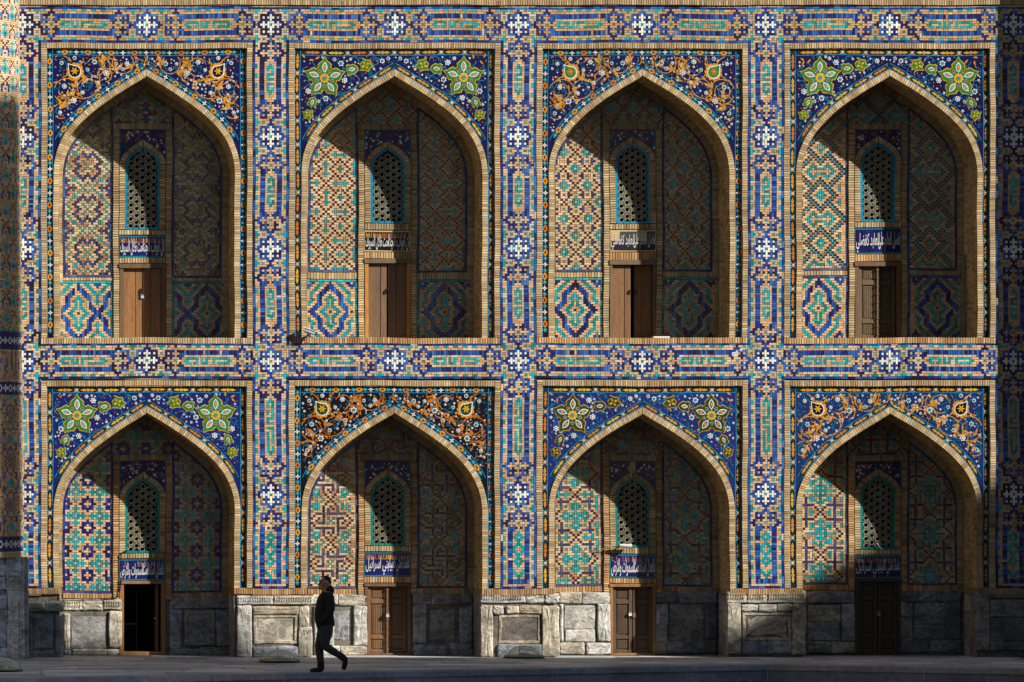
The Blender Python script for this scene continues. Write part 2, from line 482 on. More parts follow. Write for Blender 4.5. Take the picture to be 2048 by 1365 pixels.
PG = pilaster_grid(); FG = frieze_grid()
zlow = Z00 - (197 + 40 - 0.5) * RH
tones = [dict(ST, darkp=0.3), dict(ST, darkp=0.16), dict(ST, darkp=0.08), dict(ST, darkp=0.06), dict(ST, darkp=0.35)]
for k in range(5):
    mb = MB()
    mb.box(XK[k] - 7.5 * CW, XK[k] + 7.5 * CW, zlow, 13.9, 1.3, 0.004, MORTAR, 0)
    cut = {0: 30, 1: 36, 4: 0}.get(k, 0)
    if cut: lay(mb, PG[:cut], XK[k] - 7.5 * CW, Z00 + 7.5 * RH, CW, RH, 0.006, -0.010, dict(tones[k], darkp=0.85, buff=[lin(c) for c in [(196, 160, 128), (188, 150, 116), (200, 168, 138)]]))
    lay(mb, PG[cut:], XK[k] - 7.5 * CW, Z00 + 7.5 * RH - cut * RH, CW, RH, 0.006, -0.010, tones[k])
    mb.box(XK[k] - 7.5 * CW, XK[k] + 7.5 * CW, zf(1192), zlow, 1.3, 0.0, DARKM, 0)
    stack(mb, XK[k] - 7.5 * CW, XK[k] + 7.5 * CW, zf(1190), zlow - 0.004, 0.0485, 0.005, -0.012, WARM, True, mul=0.85)
    o = mb.build('pilaster', M_TILE, mad, 'stuff')

def coping(x0, x1):
    mb = MB()
    mb.box(x0, x1, zf(11.5), 14.4, 1.3, -0.01, DARKM, 0)
    stack(mb, x0, x1, zf(11), zf(0.5), 0.0485, 0.0, -0.03, BRK, True, mul=0.92)
    mb.box(x0, x1, zf(-1), 15.2, 0.4, -0.02, DARKM, 0)
    return mb.build('coping_course', M_BRICK, mad, 'stuff')
coping(-0.5, 21.5)

FR_TOP = {0: 86.0, 1: 761.0}
for row, zc in ((0, Z00), (1, Z00 - 141 * RH)):
    for i in range(4):
        x0 = XK[i] + 7.5 * CW; x1 = XK[i + 1] - 7.5 * CW
        mb = MB()
        mb.box(x0, x1, zc - 7.5 * RH, zc + 7.5 * RH, 0.3, 0.004, MORTAR, 0)
        st = dict(ST)
        if row == 0: st['buff'] = [lin(c) for c in [(186, 146, 86), (178, 136, 76), (190, 152, 96), (172, 122, 66), (182, 144, 90), (166, 136, 86)]]; st['darkp'] = 0.14
        else: st['darkp'] = 0.12 if i else 0.4
        g = (x1 - x0) / 89
        lay(mb, FG, x0, zc + 7.5 * RH, g, RH, 0.006, -0.010, st)
        mb.build('frieze', M_TILE, mad, 'stuff')

BC = [0.5 * (XK[i] + XK[i + 1]) for i in range(4)]

# ---- pattern grids of the niche walls: functions of (column, row) -> cell
def pat_u1(c, r):
    r = (r % 18); r = r if r <= 9 else r - 18
    d = abs(c - 9); a = abs(r)
    if (a, d) in {(0, 0), (0, 7), (1, 1), (1, 8), (2, 2), (2, 9), (3, 8), (4, 7), (7, 4), (7, 0), (8, 3), (8, 1), (9, 2)}: return 'T'
    if d in (5, 6) and a in (5, 6): return 'T'
    if (a, d) in {(0, 3), (2, 6), (6, 8), (9, 7), (9, 5)}: return 'N'
    if d == 4 and (a <= 1 or a in (3, 4)): return 'B'
    if d == 5 and a in (1, 2, 3): return 'B'
    if d == 3 and a in (4, 5): return 'B'
    if d == 2 and a in (5, 6): return 'B'
    if d == 1 and a in (4, 5): return 'B'
    if d == 0 and a in (3, 4): return 'B'
    if d == 9 and a in (5, 6, 7, 8): return 'B'
    if d in (8, 6) and a in (8, 9): return 'B'
    return '.'

def pat_u2(c, r):
    d = ((c - 12) + 6) % 12 - 6; r = (r + 6) % 12 - 6; d = abs(d); a = abs(r)
    if (a == 0 and d <= 3) or (a == 1 and d == 2): return 'T'
    if (d == 6 and a >= 3) or (d == 5 and a == 4): return 'T'
    if (d == 0 and a >= 5) or (d == 1 and a == 6): return 'T'
    if (a, d) in {(0, 6), (1, 5), (2, 4), (2, 0), (3, 3), (3, 1), (4, 2), (5, 3), (6, 4)}: return 'N'
    return '.'

def ring5(d, a):
    if (d == 1 and a <= 1) or (d == 0 and a in (1, 2)) or (d == 2 and a == 0): return 'T'
    return None

def pat_u3(c, r):
    r = (r + 7) % 14 - 7
    def one(d, r):
        d = abs(d); a = abs(r)
        g = ring5(d, a)
        if g: return g
        if (d == 5 and a == 3) or (d == 0 and a == 4): return 'T'
        if d == 2 and 3 <= a <= 5: return 'B'
        if (a, d) in {(2, 3), (1, 4), (0, 5), (4, 3), (6, 1), (7, 0)}: return 'N'
        return None
    d = ((c - 3) + 5) % 10 - 5
    g = one(d, r)
    if g: return g
    d2 = ((c - 8) + 5) % 10 - 5; r2 = r - 7 if r > 0 else r + 7
    d2 = abs(d2)
    g = ring5(d2, abs(r2))
    return g or '.'

def pat_u4(c, r):
    r = (r + 10) % 20 - 10
    d = abs(c - 8); a = abs(r)
    if (d == 1 and a <= 1) or (d == 0 and a in (1, 2)) or (d == 2 and a == 0): return 'T'
    q = 10 - a
    if (q == 0 and d in (5, 6)) or (q == 1 and d in (0, 1, 5, 4, 2)) or (q == 2 and d in (4, 2, 3)) or (q == 3 and d == 3): return 'T'
    if (d == 8 and 2 <= a <= 4) or (d == 7 and a == 3): return 'T'
    tA = 6 - a if a <= 6 else None
    if tA is not None and d == tA: return 'T'
    if a >= 3 and d == a: return 'T'
    if tA is not None and abs(d - tA) == 1: return 'N'
    if a >= 3 and abs(d - a) == 1: return 'N'
    if a == 7 and d == 0: return 'N'
    return '.'

def pat_l1(c, r):
    d = ((c - 9) + 5) % 10 - 5; r = (r + 5) % 10 - 5
    a = abs(r); e = abs(d)
    if (e == 0 and a in (2, 3)) or (a == 2 and e in (1, 2)) or (a == 1 and e in (1, 2)) or (a == 0 and e == 2): return 'B'
    if a == 0 and e == 3: return 'N'
    f = 5 - e; q = 5 - a
    if (f == 0 and 1 <= q <= 4) or (f == 1 and (q <= 1 or q == 3)) or (q == 0 and f in (2, 4)) or (f == 3 and q <= 1): return 'T'
    return '.'

L2ROWS = {}
def _l2():
    S = L2ROWS
    def put_(ch, r, cs):
        for c in cs: S[((r + 6) % 18 - 6, c)] = ch
    put_('N', 0, (0, 8, 16)); put_('T', 0, (5, 11)); put_('N', 1, (7, 9)); put_('N', -1, (7, 9)); put_('T', 1, (4, 12)); put_('T', -1, (4, 12))
    put_('N', 2, (6, 10)); put_('N', -2, (6, 10)); put_('N', -3, (8,)); put_('N', 3, (8,)); put_('N', -4, (7,)); put_('N', 4, (9,))
    for r in (-2, -1): put_('T', r, (2, 14))
    for r in (1, 2): put_('T', r, (2, 14))
    for r in (-4, -3, -2): put_('T', r, (3, 13) if r != -2 else (3, 13, 1, 15))
    for r in (-4, -3): put_('T', r, (1, 15))
    put_('T', -4, (2, 14)); put_('T', 4, (2, 14))
    for r in (2, 3, 4): put_('T', r, (1, 3, 13, 15))
    put_('T', -3, (0, 16)); put_('T', 3, (0, 16)); put_('T', -5, (0, 16)); put_('T', 5, (0, 16)); put_('T', -6, (17,)); put_('T', 6, (17,))
    for r in (-6, -5, -4): put_('B', r, (9,))
    put_('B', -6, (2, 3, 4, 5, 6, 7, 8, 9, 11, 12, 13, 14))
    for r in range(-5, -2): put_('B', r, (5, 11))
    for r in range(3, 7): put_('B', r, (5, 11))
    for r in (4, 5, 6): put_('B', r, (7,))
    put_('B', 6, (2, 3, 4, 7, 8, 9, 10, 12, 13, 14))
    for r in range(7, 11): put_('B', r, (5,))
    for r in (8, 9, 10, 11): put_('B', r, (11,))
    put_('B', 8, (12, 13)); put_('B', 10, (3, 4))
    put_('N', 7, (1, 15)); put_('N', 8, (0, 3, 16)); put_('T', 8, (7, 9)); put_('N', 9, (2, 14, 17)); put_('T', 9, (8,)); put_('N', 10, (0, 13, 16)); put_('T', 10, (7, 9)); put_('N', 11, (1, 15))
_l2()
def pat_l2(c, r): return L2ROWS.get(((r + 6) % 18 - 6, c), '.')

def pat_l3(c, r):
    r = (r + 9) % 18 - 9; d = abs(c - 8); a = abs(r)
    for dd in (0, 4):
        e = abs(d - dd)
        if (e == 1 and a <= 1) or (e == 0 and a in (1, 2)): return 'T'
    if a == 0 and d in (2, 6): return 'T'
    if d == 0 and a == 3: return 'T'
    if (d == 1 and 3 <= a <= 5) or (d == 0 and a in (5, 6)) or (d == 2 and a == 4) or (d == 4 and a == 4) or (d == 8 and a == 4) or (d == 9 and 3 <= a <= 8): return 'T'
    if (a, d) in {(0, 9), (1, 8), (2, 7), (7, 2), (8, 1), (9, 0)}: return 'N'
    if (d == 6 and 3 <= a <= 7) or (a == 6 and 3 <= d <= 7): return 'B'
    if (a == 9 and 3 <= d <= 6) or (d == 4 and a >= 8) or (d == 7 and a >= 8): return 'T'
    return '.'

def pat_l4(c, r):
    r = (r + 9) % 18 - 9; d = c - 8; a = abs(r); e = abs(d)
    if (a == 0 and e <= 6) or (e == 0 and a <= 6): return 'T'
    if (e in (3, 4) and a in (3, 4)) or (e == 2 and a in (1, 2, 4)) or (e == 4 and a == 2) or (e == 1 and a in (2, 5)) or (e == 9 and a in (3, 4)): return 'T'
    if e == 6 and a >= 3: return 'B'
    if a == 6 and 3 <= e <= 9: return 'B'
    if (a, e) in {(2, 7), (1, 8), (0, 9), (7, 2), (8, 1), (9, 0)}: return 'N'
    if (e == 4 and a >= 8) or (e == 3 and a == 9) or (e == 9 and a >= 8) or (e == 8 and a == 9): return 'T'
    return '.'

def pat_dado(c, r, c0=9):
    d = abs(c - c0); a = abs(r)
    if d == 0 and a == 0: return 'N'
    if (d == 0 and a in (6, 7)) or (d == 1 and 2 <= a <= 6) or (d == 2 and a in (1, 2, 5)) or (d == 3 and a <= 1) or (d == 4 and a == 0): return 'T'
    if (d == 0 and a >= 10 and a <= 12) or (d == 1 and 9 <= a <= 11) or (d == 2 and 8 <= a <= 10) or (d == 3 and 7 <= a <= 9): return 'B'
    if (d == 4 and (6 <= a <= 8 or a in (5, 4, 3))) or (d == 5 and (a in (6, 7, 5) or 2 <= a <= 4)) or (d == 6 and 1 <= a <= 3) or (d == 7 and a <= 2) or (d == 8 and a <= 1): return 'B'
    if d == 9 and a == 0: return 'N'
    if (d == 3 and a == 12) or (d == 4 and a in (11, 12)) or (d == 5 and a in (10, 11)) or (d == 6 and a in (9, 10)) or (d == 7 and a in (8, 9, 5)) or (d == 8 and 4 <= a <= 8) or (d == 9 and a in (3, 4)): return 'T'
    if (d == 7 and a == 12) or (d == 8 and a in (11, 12)) or (d == 9 and a in (10, 11)) or (d == 10 and a >= 11): return 'B'
    return '.'

SPEC = {  # window apex, window bottom, text top, text bottom, door top, panel bottom, dado top, panel pattern, row phase
    (0, 0): dict(apex=295, wbot=459, c0=473, c1=515, dtop=528, pbot=553, dtp=563, pat=pat_u1, ph=504.0),
    (0, 1): dict(apex=297, wbot=445, c0=462, c1=503, dtop=518, pbot=543, dtp=560, pat=pat_u2, ph=480.0),
    (0, 2): dict(apex=288, wbot=446, c0=461, c1=503, dtop=521, pbot=542, dtp=556, pat=pat_u3, ph=504.5),
    (0, 3): dict(apex=288, wbot=443, c0=458, c1=508, dtop=524, pbot=539, dtp=552, pat=pat_u4, ph=485.5),
    (1, 0): dict(apex=960, wbot=1105, c0=1119, c1=1160, dtop=1162, pbot=1184, pat=pat_l1, ph=1150.5),
    (1, 1): dict(apex=954, wbot=1091, c0=1106, c1=1153, dtop=1167, pbot=1175, pat=pat_l2, ph=1083.5),
    (1, 2): dict(apex=957, wbot=1093, c0=1110, c1=1156, dtop=1168, pbot=1171, pat=pat_l3, ph=1118.5),
    (1, 3): dict(apex=952, wbot=1097, c0=1111, c1=1156, dtop=1158, pbot=1168, pat=pat_l4, ph=1067.5),
}

# ---- mosaic ornament shapes
def circ(x, z, r, n=10, ph=0.0): return [(x + r * math.cos(ph + 2 * math.pi * i / n), z + r * math.sin(ph + 2 * math.pi * i / n)) for i in range(n)]
def rosette(x, z, r, k=5, dep=0.3, ph=0.3, n=4): return [(x + r * (1 - dep + dep * abs(math.cos(k / 2 * a))) * math.cos(a + ph), z + r * (1 - dep + dep * abs(math.cos(k / 2 * a))) * math.sin(a + ph)) for a in [2 * math.pi * i / (k * n) for i in range(k * n)]]
def star4(x, z, r, q=0.34): return [(x + (r if i % 2 == 0 else r * q) * math.cos(math.pi / 4 * i), z + (r if i % 2 == 0 else r * q) * math.sin(math.pi / 4 * i)) for i in range(8)]
def xf(pts, ox, oz, ang, k=1.0, sg=1):
    c, s = math.cos(ang), math.sin(ang)
    return [(ox + sg * k * (p[0] * c - p[1] * s), oz + k * (p[0] * s + p[1] * c)) for p in pts]
def lens(l, h, n=5):
    up = [(-l + 2 * l * i / n, h * math.sin(math.pi * i / n)) for i in range(n + 1)]
    return up + [(p[0], -p[1]) for p in up[-2:0:-1]]
LEAF = [(0, 0), (3, 2.2), (6, 2.6), (9, 1.4), (12, 0), (8, -1.2), (4, -1.4)]
PETAL = [(5, 0), (10, 7.2), (15, 11.8), (20, 12.8), (23, 11.0), (26.5, 12.4), (31, 8.6), (34, 4.4), (42, 0)]
PETAL = PETAL + [(p[0], -p[1]) for p in PETAL[-2:0:-1]]

Y0 = 0.040          # face of the recessed panel
def lay_y(k): return Y0 - 0.003 * k

def border(mb, f, L, typ, period):
    """f(s,t)->point; fills a mosaic border of length L and width 0.12"""
    n = max(1, round(L / period)); p = L / n
    def pg(pts, k, col): mb.poly([f(a, b) for a, b in pts], Y0 + 0.002, lay_y(k), tuple(col) + (0.9,))
    ns = max(2, int(L / 0.06))
    ss = np.linspace(0, L, ns + 1)
    for t0, t1, col, k in ((-0.06, 0.06, BLACK if typ == 'A' else lin((8, 46, 64)), 0.5), (-0.06, -0.046, CYAN, 1.5), (0.046, 0.06, CYAN, 1.5)):
        for a, b in zip(ss[:-1], ss[1:]): pg([(a, t0), (b, t0), (b, t1), (a, t1)], k, col)
    for i in range(n):
        s = (i + 0.5) * p
        v = random.random()
        if typ == 'A':
            oc = OCHRE2 if v < 0.3 else OCHRE
            pg([(s + a, b) for a, b in lens(0.085, 0.046)], 2, oc)
            pg([(s + a, b) for a, b in lens(0.032, 0.016, 3)], 3, BLACK)
            for q in (-1, 1):
                c = s + q * p / 4
                pg([(c - q * 0.045, 0.0), (c - q * 0.012, 0.038), (c + q * 0.045, 0.012), (c + q * 0.045, -0.012), (c - q * 0.012, -0.038)], 2, TQ)
                pg([(c - q * 0.02, 0.0), (c + q * 0.006, 0.013), (c + q * 0.006, -0.013)], 3, YEL)
            c = s + p / 2 if i < n - 1 else None
            if c: pg([(a, b) for a, b in star4(c, 0, 0.062, 0.36)], 2, WH); pg(circ(c, 0, 0.009, 5), 3, BLACK)
        else:
            hl = min(0.175, p * 0.37)
            pg([(s - hl, 0), (s - hl + 0.03, 0.046), (s + hl - 0.03, 0.046), (s + hl, 0), (s + hl - 0.03, -0.046), (s - hl + 0.03, -0.046)], 1, BLACK)
            oc = OCHRE2 if v < 0.22 else (YEL if v > 0.8 else OCHRE)
            pg(circ(s, 0, 0.034, 8), 2, oc); pg(circ(s, 0, 0.013, 6), 3, TQ)
            for q in (-1, 1):
                pg([(s + q * 0.03, 0.012), (s + q * 0.075, 0.027), (s + q * 0.10, 0.022), (s + q * (hl - 0.015), 0), (s + q * 0.10, -0.022), (s + q * 0.075, -0.027), (s + q * 0.03, -0.012)], 2, oc)
            c = s + p / 2 if i < n - 1 else None
            if c:
                for q in (-1, 1): pg([(c - 0.07, q * 0.05), (c - 0.055, q * 0.05), (c + 0.07, -q * 0.05), (c + 0.055, -q * 0.05)], 1.6, lin((60, 190, 200)))
                pg(rosette(c, 0, 0.042, 6), 2, OCHRE2 if v < 0.5 else OCHRE); pg(circ(c, 0, 0.02, 6), 3, WH); pg(circ(c, 0, 0.007, 5), 3.6, OCHRE2)

def arc(x, z, r, a0, a1, n=14): return [(x + r * math.cos(math.radians(a0 + (a1 - a0) * i / n)), z + r * math.sin(math.radians(a0 + (a1 - a0) * i / n))) for i in range(n + 1)]

def spandrel_fill(mb, cx, ztop, A, typ, sg, opt, parent, rnd):
    """one half of the floral mosaic. local measures: 1/100 m right of the arch axis, down from the frame top"""
    def G(x, y): return (cx + sg * x / 100.0, ztop - y / 100.0)
    def inside(x, y, m=0.0):
        if x > 185 - m or y < 26 + m or x < 1: return False
        z = ztop - y / 100.0
        hw = A.halfw(z, -(0.245 + m / 100.0))
        return x / 100.0 > hw
    def pg(pts, k, col): mb.poly([G(a, b) for a, b in pts], Y0 + 0.002, lay_y(k), tuple(col) + (0.9,))
    def rb(pts, wd, k, col):
        seg = []
        for p in pts + [None]:
            if p is not None and inside(p[0], p[1], 0.5): seg.append(p)
            else:
                if len(seg) > 2: mb.ribbon([G(a, b) for a, b in seg], (np.linspace(wd[0], wd[1], len(seg)) if isinstance(wd, tuple) else np.full(len(seg), wd)) / 100.0, Y0 + 0.002, lay_y(k), tuple(col) + (0.9,))
                seg = []
    taken = []
    def free(x, y, r): return inside(x, y, r * 0.55) and all((x - a) ** 2 + (y - b) ** 2 > (r + c) ** 2 for a, b, c in taken)
    def wflower(x, y, r):
        pg(rosette(x, y, r, 6, 0.35, rnd.random()), 3, WH); pg(circ(x, y, r * 0.55, 7), 4, opt['bg']); pg(rosette(x, y, r * 0.42, 5, .3), 4.6, WH if rnd.random() < .5 else TQ); taken.append((x, y, r))
    if typ == 'V':
        vine = opt['vine']
        med = (144, 57)
        for x, y, r, a0, a1 in ((102, 48, 29, -60, 250), (160, 97, 25, -150, 170), (47, 40, 21, -60, 230), (172, 137, 15, -170, 120), (14, 34, 13, 0, 220), (128, 78, 34, 60, 200), (172, 48, 22, 100, 300), (74, 46, 15, -120, 120), (118, 92, 20, 160, 420), (160, 97, 15, 0, 260), (102, 48, 18, 60, 330), (84, 64, 14, 100, 330), (168, 118, 12, 90, 330), (140, 34, 12, 0, 180), (30, 34, 9, 30, 250)):
            rb(arc(x, y, r, a0, a1, 26), 1.5, 2, vine)
            rb(arc(x + 1, y, r * 0.62, a0 + 60, a1 - 20, 20), 0.9, 1.6, TQ)
            for _ in range(6):
                a = math.radians(rnd.uniform(a0, a1)); q = rnd.choice((-1, 1)); lx, ly = x + r * math.cos(a), y + r * math.sin(a)
                if inside(lx, ly, 4): pg(xf(LEAF, lx, ly, a + q * rnd.uniform(1.1, 1.9), rnd.uniform(0.6, 1.0)), 2.4, vine)
        for x, y in ((116, 74), (60, 56), (158, 108), (84, 40), (30, 42), (140, 90), (168, 132)):   # big arabesque leaves
            if inside(x, y, 4):
                a = rnd.uniform(0, 6.28)
                pg(xf(LEAF, x, y, a, 1.7), 2.6, vine); pg(xf(LEAF, x, y, a + 0.9, 1.2), 2.8, vine); pg(xf(lens(4, 1.2), x + 6 * math.cos(a), y + 6 * math.sin(a), a), 3.2, TQ)
        taken.append((med[0], med[1], 19))
        m = MB()
        def mp(pts, k, col): m.poly([G(a, b) for a, b in pts], Y0 + 0.002, lay_y(k), tuple(col) + (0.9,))
        tear = lambda k: [(med[0] + p[0] * k, med[1] + p[1] * k) for p in [(13, -15), (12, -4), (11, 6), (6, 12), (-2, 14), (-9, 11), (-13, 4), (-12, -4), (-7, -10), (2, -11)]]
        mp(rosette(med[0] - 1, med[1] + 1, 18, 11, 0.16), 2.5, OCHRE)
        mp(tear(1.05), 3.5, WH); mp(tear(0.88), 4.5, opt['med'])
        for i in range(6): mp(xf(LEAF, med[0], med[1], i * 1.05, 0.72), 5.2, YEL if opt['med'] != GREEN else OCHRE2)
        mp(circ(med[0], med[1], 2.4, 7), 6, OCHRE)
        m.build('medallion', M_FAI, parent)
        for x, y, r in ((104, 38, 5.5), (81, 60, 6.3), (128, 100, 4.5), (164, 88, 5.2), (146, 116, 6.4), (39, 41, 5), (61, 41, 4), (48, 52, 4), (97, 80, 4.2), (170, 41, 4.4), (144, 31, 4.5), (174, 140, 4.4), (118, 54, 4)):
            if inside(x, y, r * 0.5): wflower(x, y, r)
        tries, rs = 1500, (1.8, 3.2)
    else:
        fx, fy = 139, 70
        taken.append((fx, fy, 36))
        for i in range(5):
            a = math.radians(-90 + 72 * i)
            m = MB()
            def mp(pts, k, col): m.poly([G(p, q) for p, q in pts], Y0 + 0.002, lay_y(k), tuple(col) + (0.9,))
            big = [(22.5 + (p[0] - 22.5) * 1.11, p[1] * 1.15) for p in PETAL]
            mp(xf(big, fx, fy, a), 2.2, YEL if opt['g'] == GREEN else OCHRE); mp(xf(PETAL, fx, fy, a), 3.2, opt['g'])
            mp(xf([(p[0] + 22, p[1]) for p in lens(11, 5.6)], fx, fy, a), 4.0, WH)
            mp(xf([(p[0] + 22, p[1]) for p in lens(8.0, 3.5)], fx, fy, a), 4.8, lin((60, 120, 150)) if opt['g'] == GREEN else lin((24, 40, 96)))
            mp(xf([(p[0] + 22, p[1]) for p in lens(4.2, 2.6)], fx, fy, a), 5.6, OCHRE)
            for q in (-1, 1): mp(xf([(p[0] + 13, p[1] + q * 6) for p in lens(3.4, 1.3)], fx, fy, a), 4.0, TQ)
            m.build('petal', M_FAI, parent)
            b = a + math.radians(36)
            pg(xf([(p[0] + 17, p[1]) for p in lens(4, 3)], fx, fy, b), 3.4, OCHRE2); pg(circ(fx + 17 * math.cos(b), fy + 17 * math.sin(b), 1.5, 5), 4.2, lin((60, 20, 60)))
        m = MB()
        m.poly([G(p, q) for p, q in rosette(fx, fy, 10.5, 10, 0.28)], Y0, lay_y(4.5), tuple(YEL) + (0.9,))
        m.poly([G(p, q) for p, q in circ(fx, fy, 5.2, 9)], Y0, lay_y(5.3), tuple(OCHRE2) + (0.9,))
        m.poly([G(p, q) for p, q in circ(fx, fy, 3.6, 9)], Y0, lay_y(6), tuple(TQ) + (0.9,))
        m.build('flower_centre', M_FAI, parent)
        def palm(x, y, a, k, kite):
            taken.append((x, y, 11 * k))
            m = MB()
            def mp(pts, kk, col): m.poly([G(p, q) for p, q in pts], Y0 + 0.002, lay_y(kk), tuple(col) + (0.9,))
            S = [(-12, 0), (-9, 5), (-4, 9), (2, 8), (5, 10), (10, 8), (8, 3), (11, 0)] if not kite else [(-10, 0), (-6, 6), (-8, 11), (0, 9), (7, 10), (9, 4), (15, 0)]
            S = S + [(p[0], -p[1]) for p in S[-2:0:-1]]
            mp(xf([(p[0] * 1.14, p[1] * 1.16) for p in S], x, y, a, k), 2.2, YEL if opt['g'] == GREEN else OCHRE); mp(xf(S, x, y, a, k), 3.2, opt['g'])
            if kite:
                for i in range(4): mp(xf(lens(3.6, 1.9), x + 5 * k * math.cos(a + i * 1.57 + .7), y + 5 * k * math.sin(a + i * 1.57 + .7), a + i * 1.57 + .7, k), 4, YEL if i % 2 == 0 else OCHRE)
            else:
                mp(xf(lens(7, 4), x, y, a, k), 4, WH); mp(xf(lens(4.6, 2.2), x, y, a, k), 4.8, lin((50, 60, 90))); mp(xf(lens(2.2, 1.4), x, y, a, k), 5.5, OCHRE)
            m.build('palmette', M_FAI, parent)
        palm(85, 52, math.radians(8), 1.0, False); palm(58, 44, math.radians(170), 1.05, True)
        palm(163, 119, math.radians(70), 0.85, False); palm(172, 143, math.radians(100), 0.85, True)
        for x, y in ((171, 35), (178, 30), (158, 33)): pg(xf(LEAF, x, y, rnd.uniform(0, 6), 0.9), 3, OCHRE); taken.append((x, y, 4))
        for x, y, r in ((107, 40, 6), (99, 74, 6), (136, 111, 6), (171, 97, 6), (24, 36, 5.2), (120, 32, 4), (150, 117, 3.6), (171, 113, 3.8), (12, 31, 4)):
            if inside(x, y, r * 0.5) and free(x, y, r * .3): wflower(x, y, r)
        for x, y, r, a0, a1 in ((150, 34, 14, 10, 160), (118, 46, 16, 20, 200), (84, 76, 14, 150, 360), (110, 88, 15, -40, 150), (34, 44, 13, 180, 380), (166, 92, 10, -90, 100), (136, 118, 12, 180, 360), (175, 58, 9, -90, 90), (40, 36, 8, 0, 300), (80, 36, 9, 180, 360), (96, 58, 9, 60, 300), (120, 106, 11, 30, 250), (150, 110, 9, 180, 400), (176, 84, 9, 90, 300), (108, 34, 7, 0, 200), (62, 62, 12, 160, 330), (156, 132, 10, -120, 60)):
            rb(arc(x, y, r, a0, a1, 18), 1.1, 1.5, CYAN)
        tries, rs = 1500, (1.8, 3.4)
    for _ in range(tries):
        x = rnd.uniform(2, 184); y = rnd.uniform(26, 175); r = rnd.uniform(*rs)
        if not free(x, y, r + 0.8): continue
        taken.append((x, y, r))
        v = rnd.random()
        if v < 0.24: pg(rosette(x, y, r * 0.9, 5, 0.35, rnd.random() * 6), 3, WH); pg(circ(x, y, r * 0.3, 5), 4, opt['bg'])
        elif v < 0.56: pg(xf(LEAF, x, y, rnd.uniform(0, 6.28), r / 7.0), 3, OCHRE if rnd.random() < .7 else OCHRE2)
        elif v < 0.66: pg(star4(x, y, r, .4), 3, WH)
        else:
            a0 = rnd.uniform(0, 360)
            rb(arc(x, y, r * 1.2, a0, a0 + rnd.uniform(140, 240), 9), (1.1, 0.4), 2, CYAN if rnd.random() < .6 else TQ)
            pg(xf(LEAF, x, y, rnd.uniform(0, 6.28), r / 11), 2.6, TQ)

NAVYG = lin((22, 22, 96))
SPAN = {
    (0, 0): ('V', 'A', dict(bg=lin((14, 13, 66)), vine=OCHRE, med=BLACK)),
    (0, 1): ('S', 'B', dict(bg=lin((14, 14, 66)), g=GREEN)),
    (0, 2): ('V', 'A', dict(bg=lin((15, 14, 68)), vine=OCHRE, med=GREEN)),
    (0, 3): ('S', 'B', dict(bg=lin((14, 14, 66)), g=GREEN)),
    (1, 0): ('S', 'B', dict(bg=lin((20, 28, 92)), g=GREEN)),
    (1, 1): ('V', 'A', dict(bg=lin((10, 10, 24)), vine=OCHRE2, med=DGREEN)),
    (1, 2): ('S', 'B', dict(bg=lin((16, 38, 100)), g=DGREEN)),
    (1, 3): ('V', 'B', dict(bg=lin((14, 42, 96)), vine=OCHRE, med=BLACK)),
}

# ---- arabic lettering out of presentation forms
FORMS = {}
for cp in range(0xFE70, 0xFEFD):
    dcm = unicodedata.decomposition(chr(cp)).split()
    if len(dcm) == 2: FORMS.setdefault(int(dcm[1], 16), {})[dcm[0]] = cp
LIG = {0x0627: (0xFEFB, 0xFEFC)}
def shape_arabic(t):
    out = []; prev = False; i = 0
    while i < len(t):
        ch = ord(t[i])
        if ch not in FORMS: out.append(t[i]); prev = False; i += 1; continue
        if ch == 0x0644 and i + 1 < len(t) and ord(t[i + 1]) in LIG:
            out.append(chr(LIG[ord(t[i + 1])][1 if prev else 0])); prev = False; i += 2; continue
        f = FORMS[ch]
        nx = i + 1 < len(t) and ord(t[i + 1]) in FORMS and ('<final>' in FORMS[ord(t[i + 1])])
        if prev and nx and '<medial>' in f: k = '<medial>'
        elif prev and '<final>' in f: k = '<final>'
        elif nx and '<initial>' in f: k = '<initial>'
        else: k = '<isolated>'
        out.append(chr(f.get(k, ch)))
        prev = k in ('<initial>', '<medial>')
        i += 1
    return ''.join(reversed(out))

def text_mesh(t, x0, x1, z0, z1, y, col, name, parent, bold=0.012):
    cu = bpy.data.curves.new('t', 'FONT'); cu.body = shape_arabic(t); cu.offset = bold; cu.resolution_u = 2; cu.extrude = 0.0
    o = bpy.data.objects.new('t', cu); C.objects.link(o)
    me = bpy.data.meshes.new_from_object(o.evaluated_get(bpy.context.evaluated_depsgraph_get()))
    bpy.data.objects.remove(o); bpy.data.curves.remove(cu)
    n = len(me.vertices); co = np.empty(n * 3); me.vertices.foreach_get('co', co); co = co.reshape(-1, 3)
    F = [list(p.vertices) for p in me.polygons]
    bpy.data.meshes.remove(me)
    mn = co.min(0); mx = co.max(0)
    u = (co - mn) / np.maximum(mx - mn, 1e-6)
    V = np.stack([x0 + u[:, 0] * (x1 - x0), np.full(n, y), z0 + u[:, 1] * (z1 - z0)], 1)
    return V, F

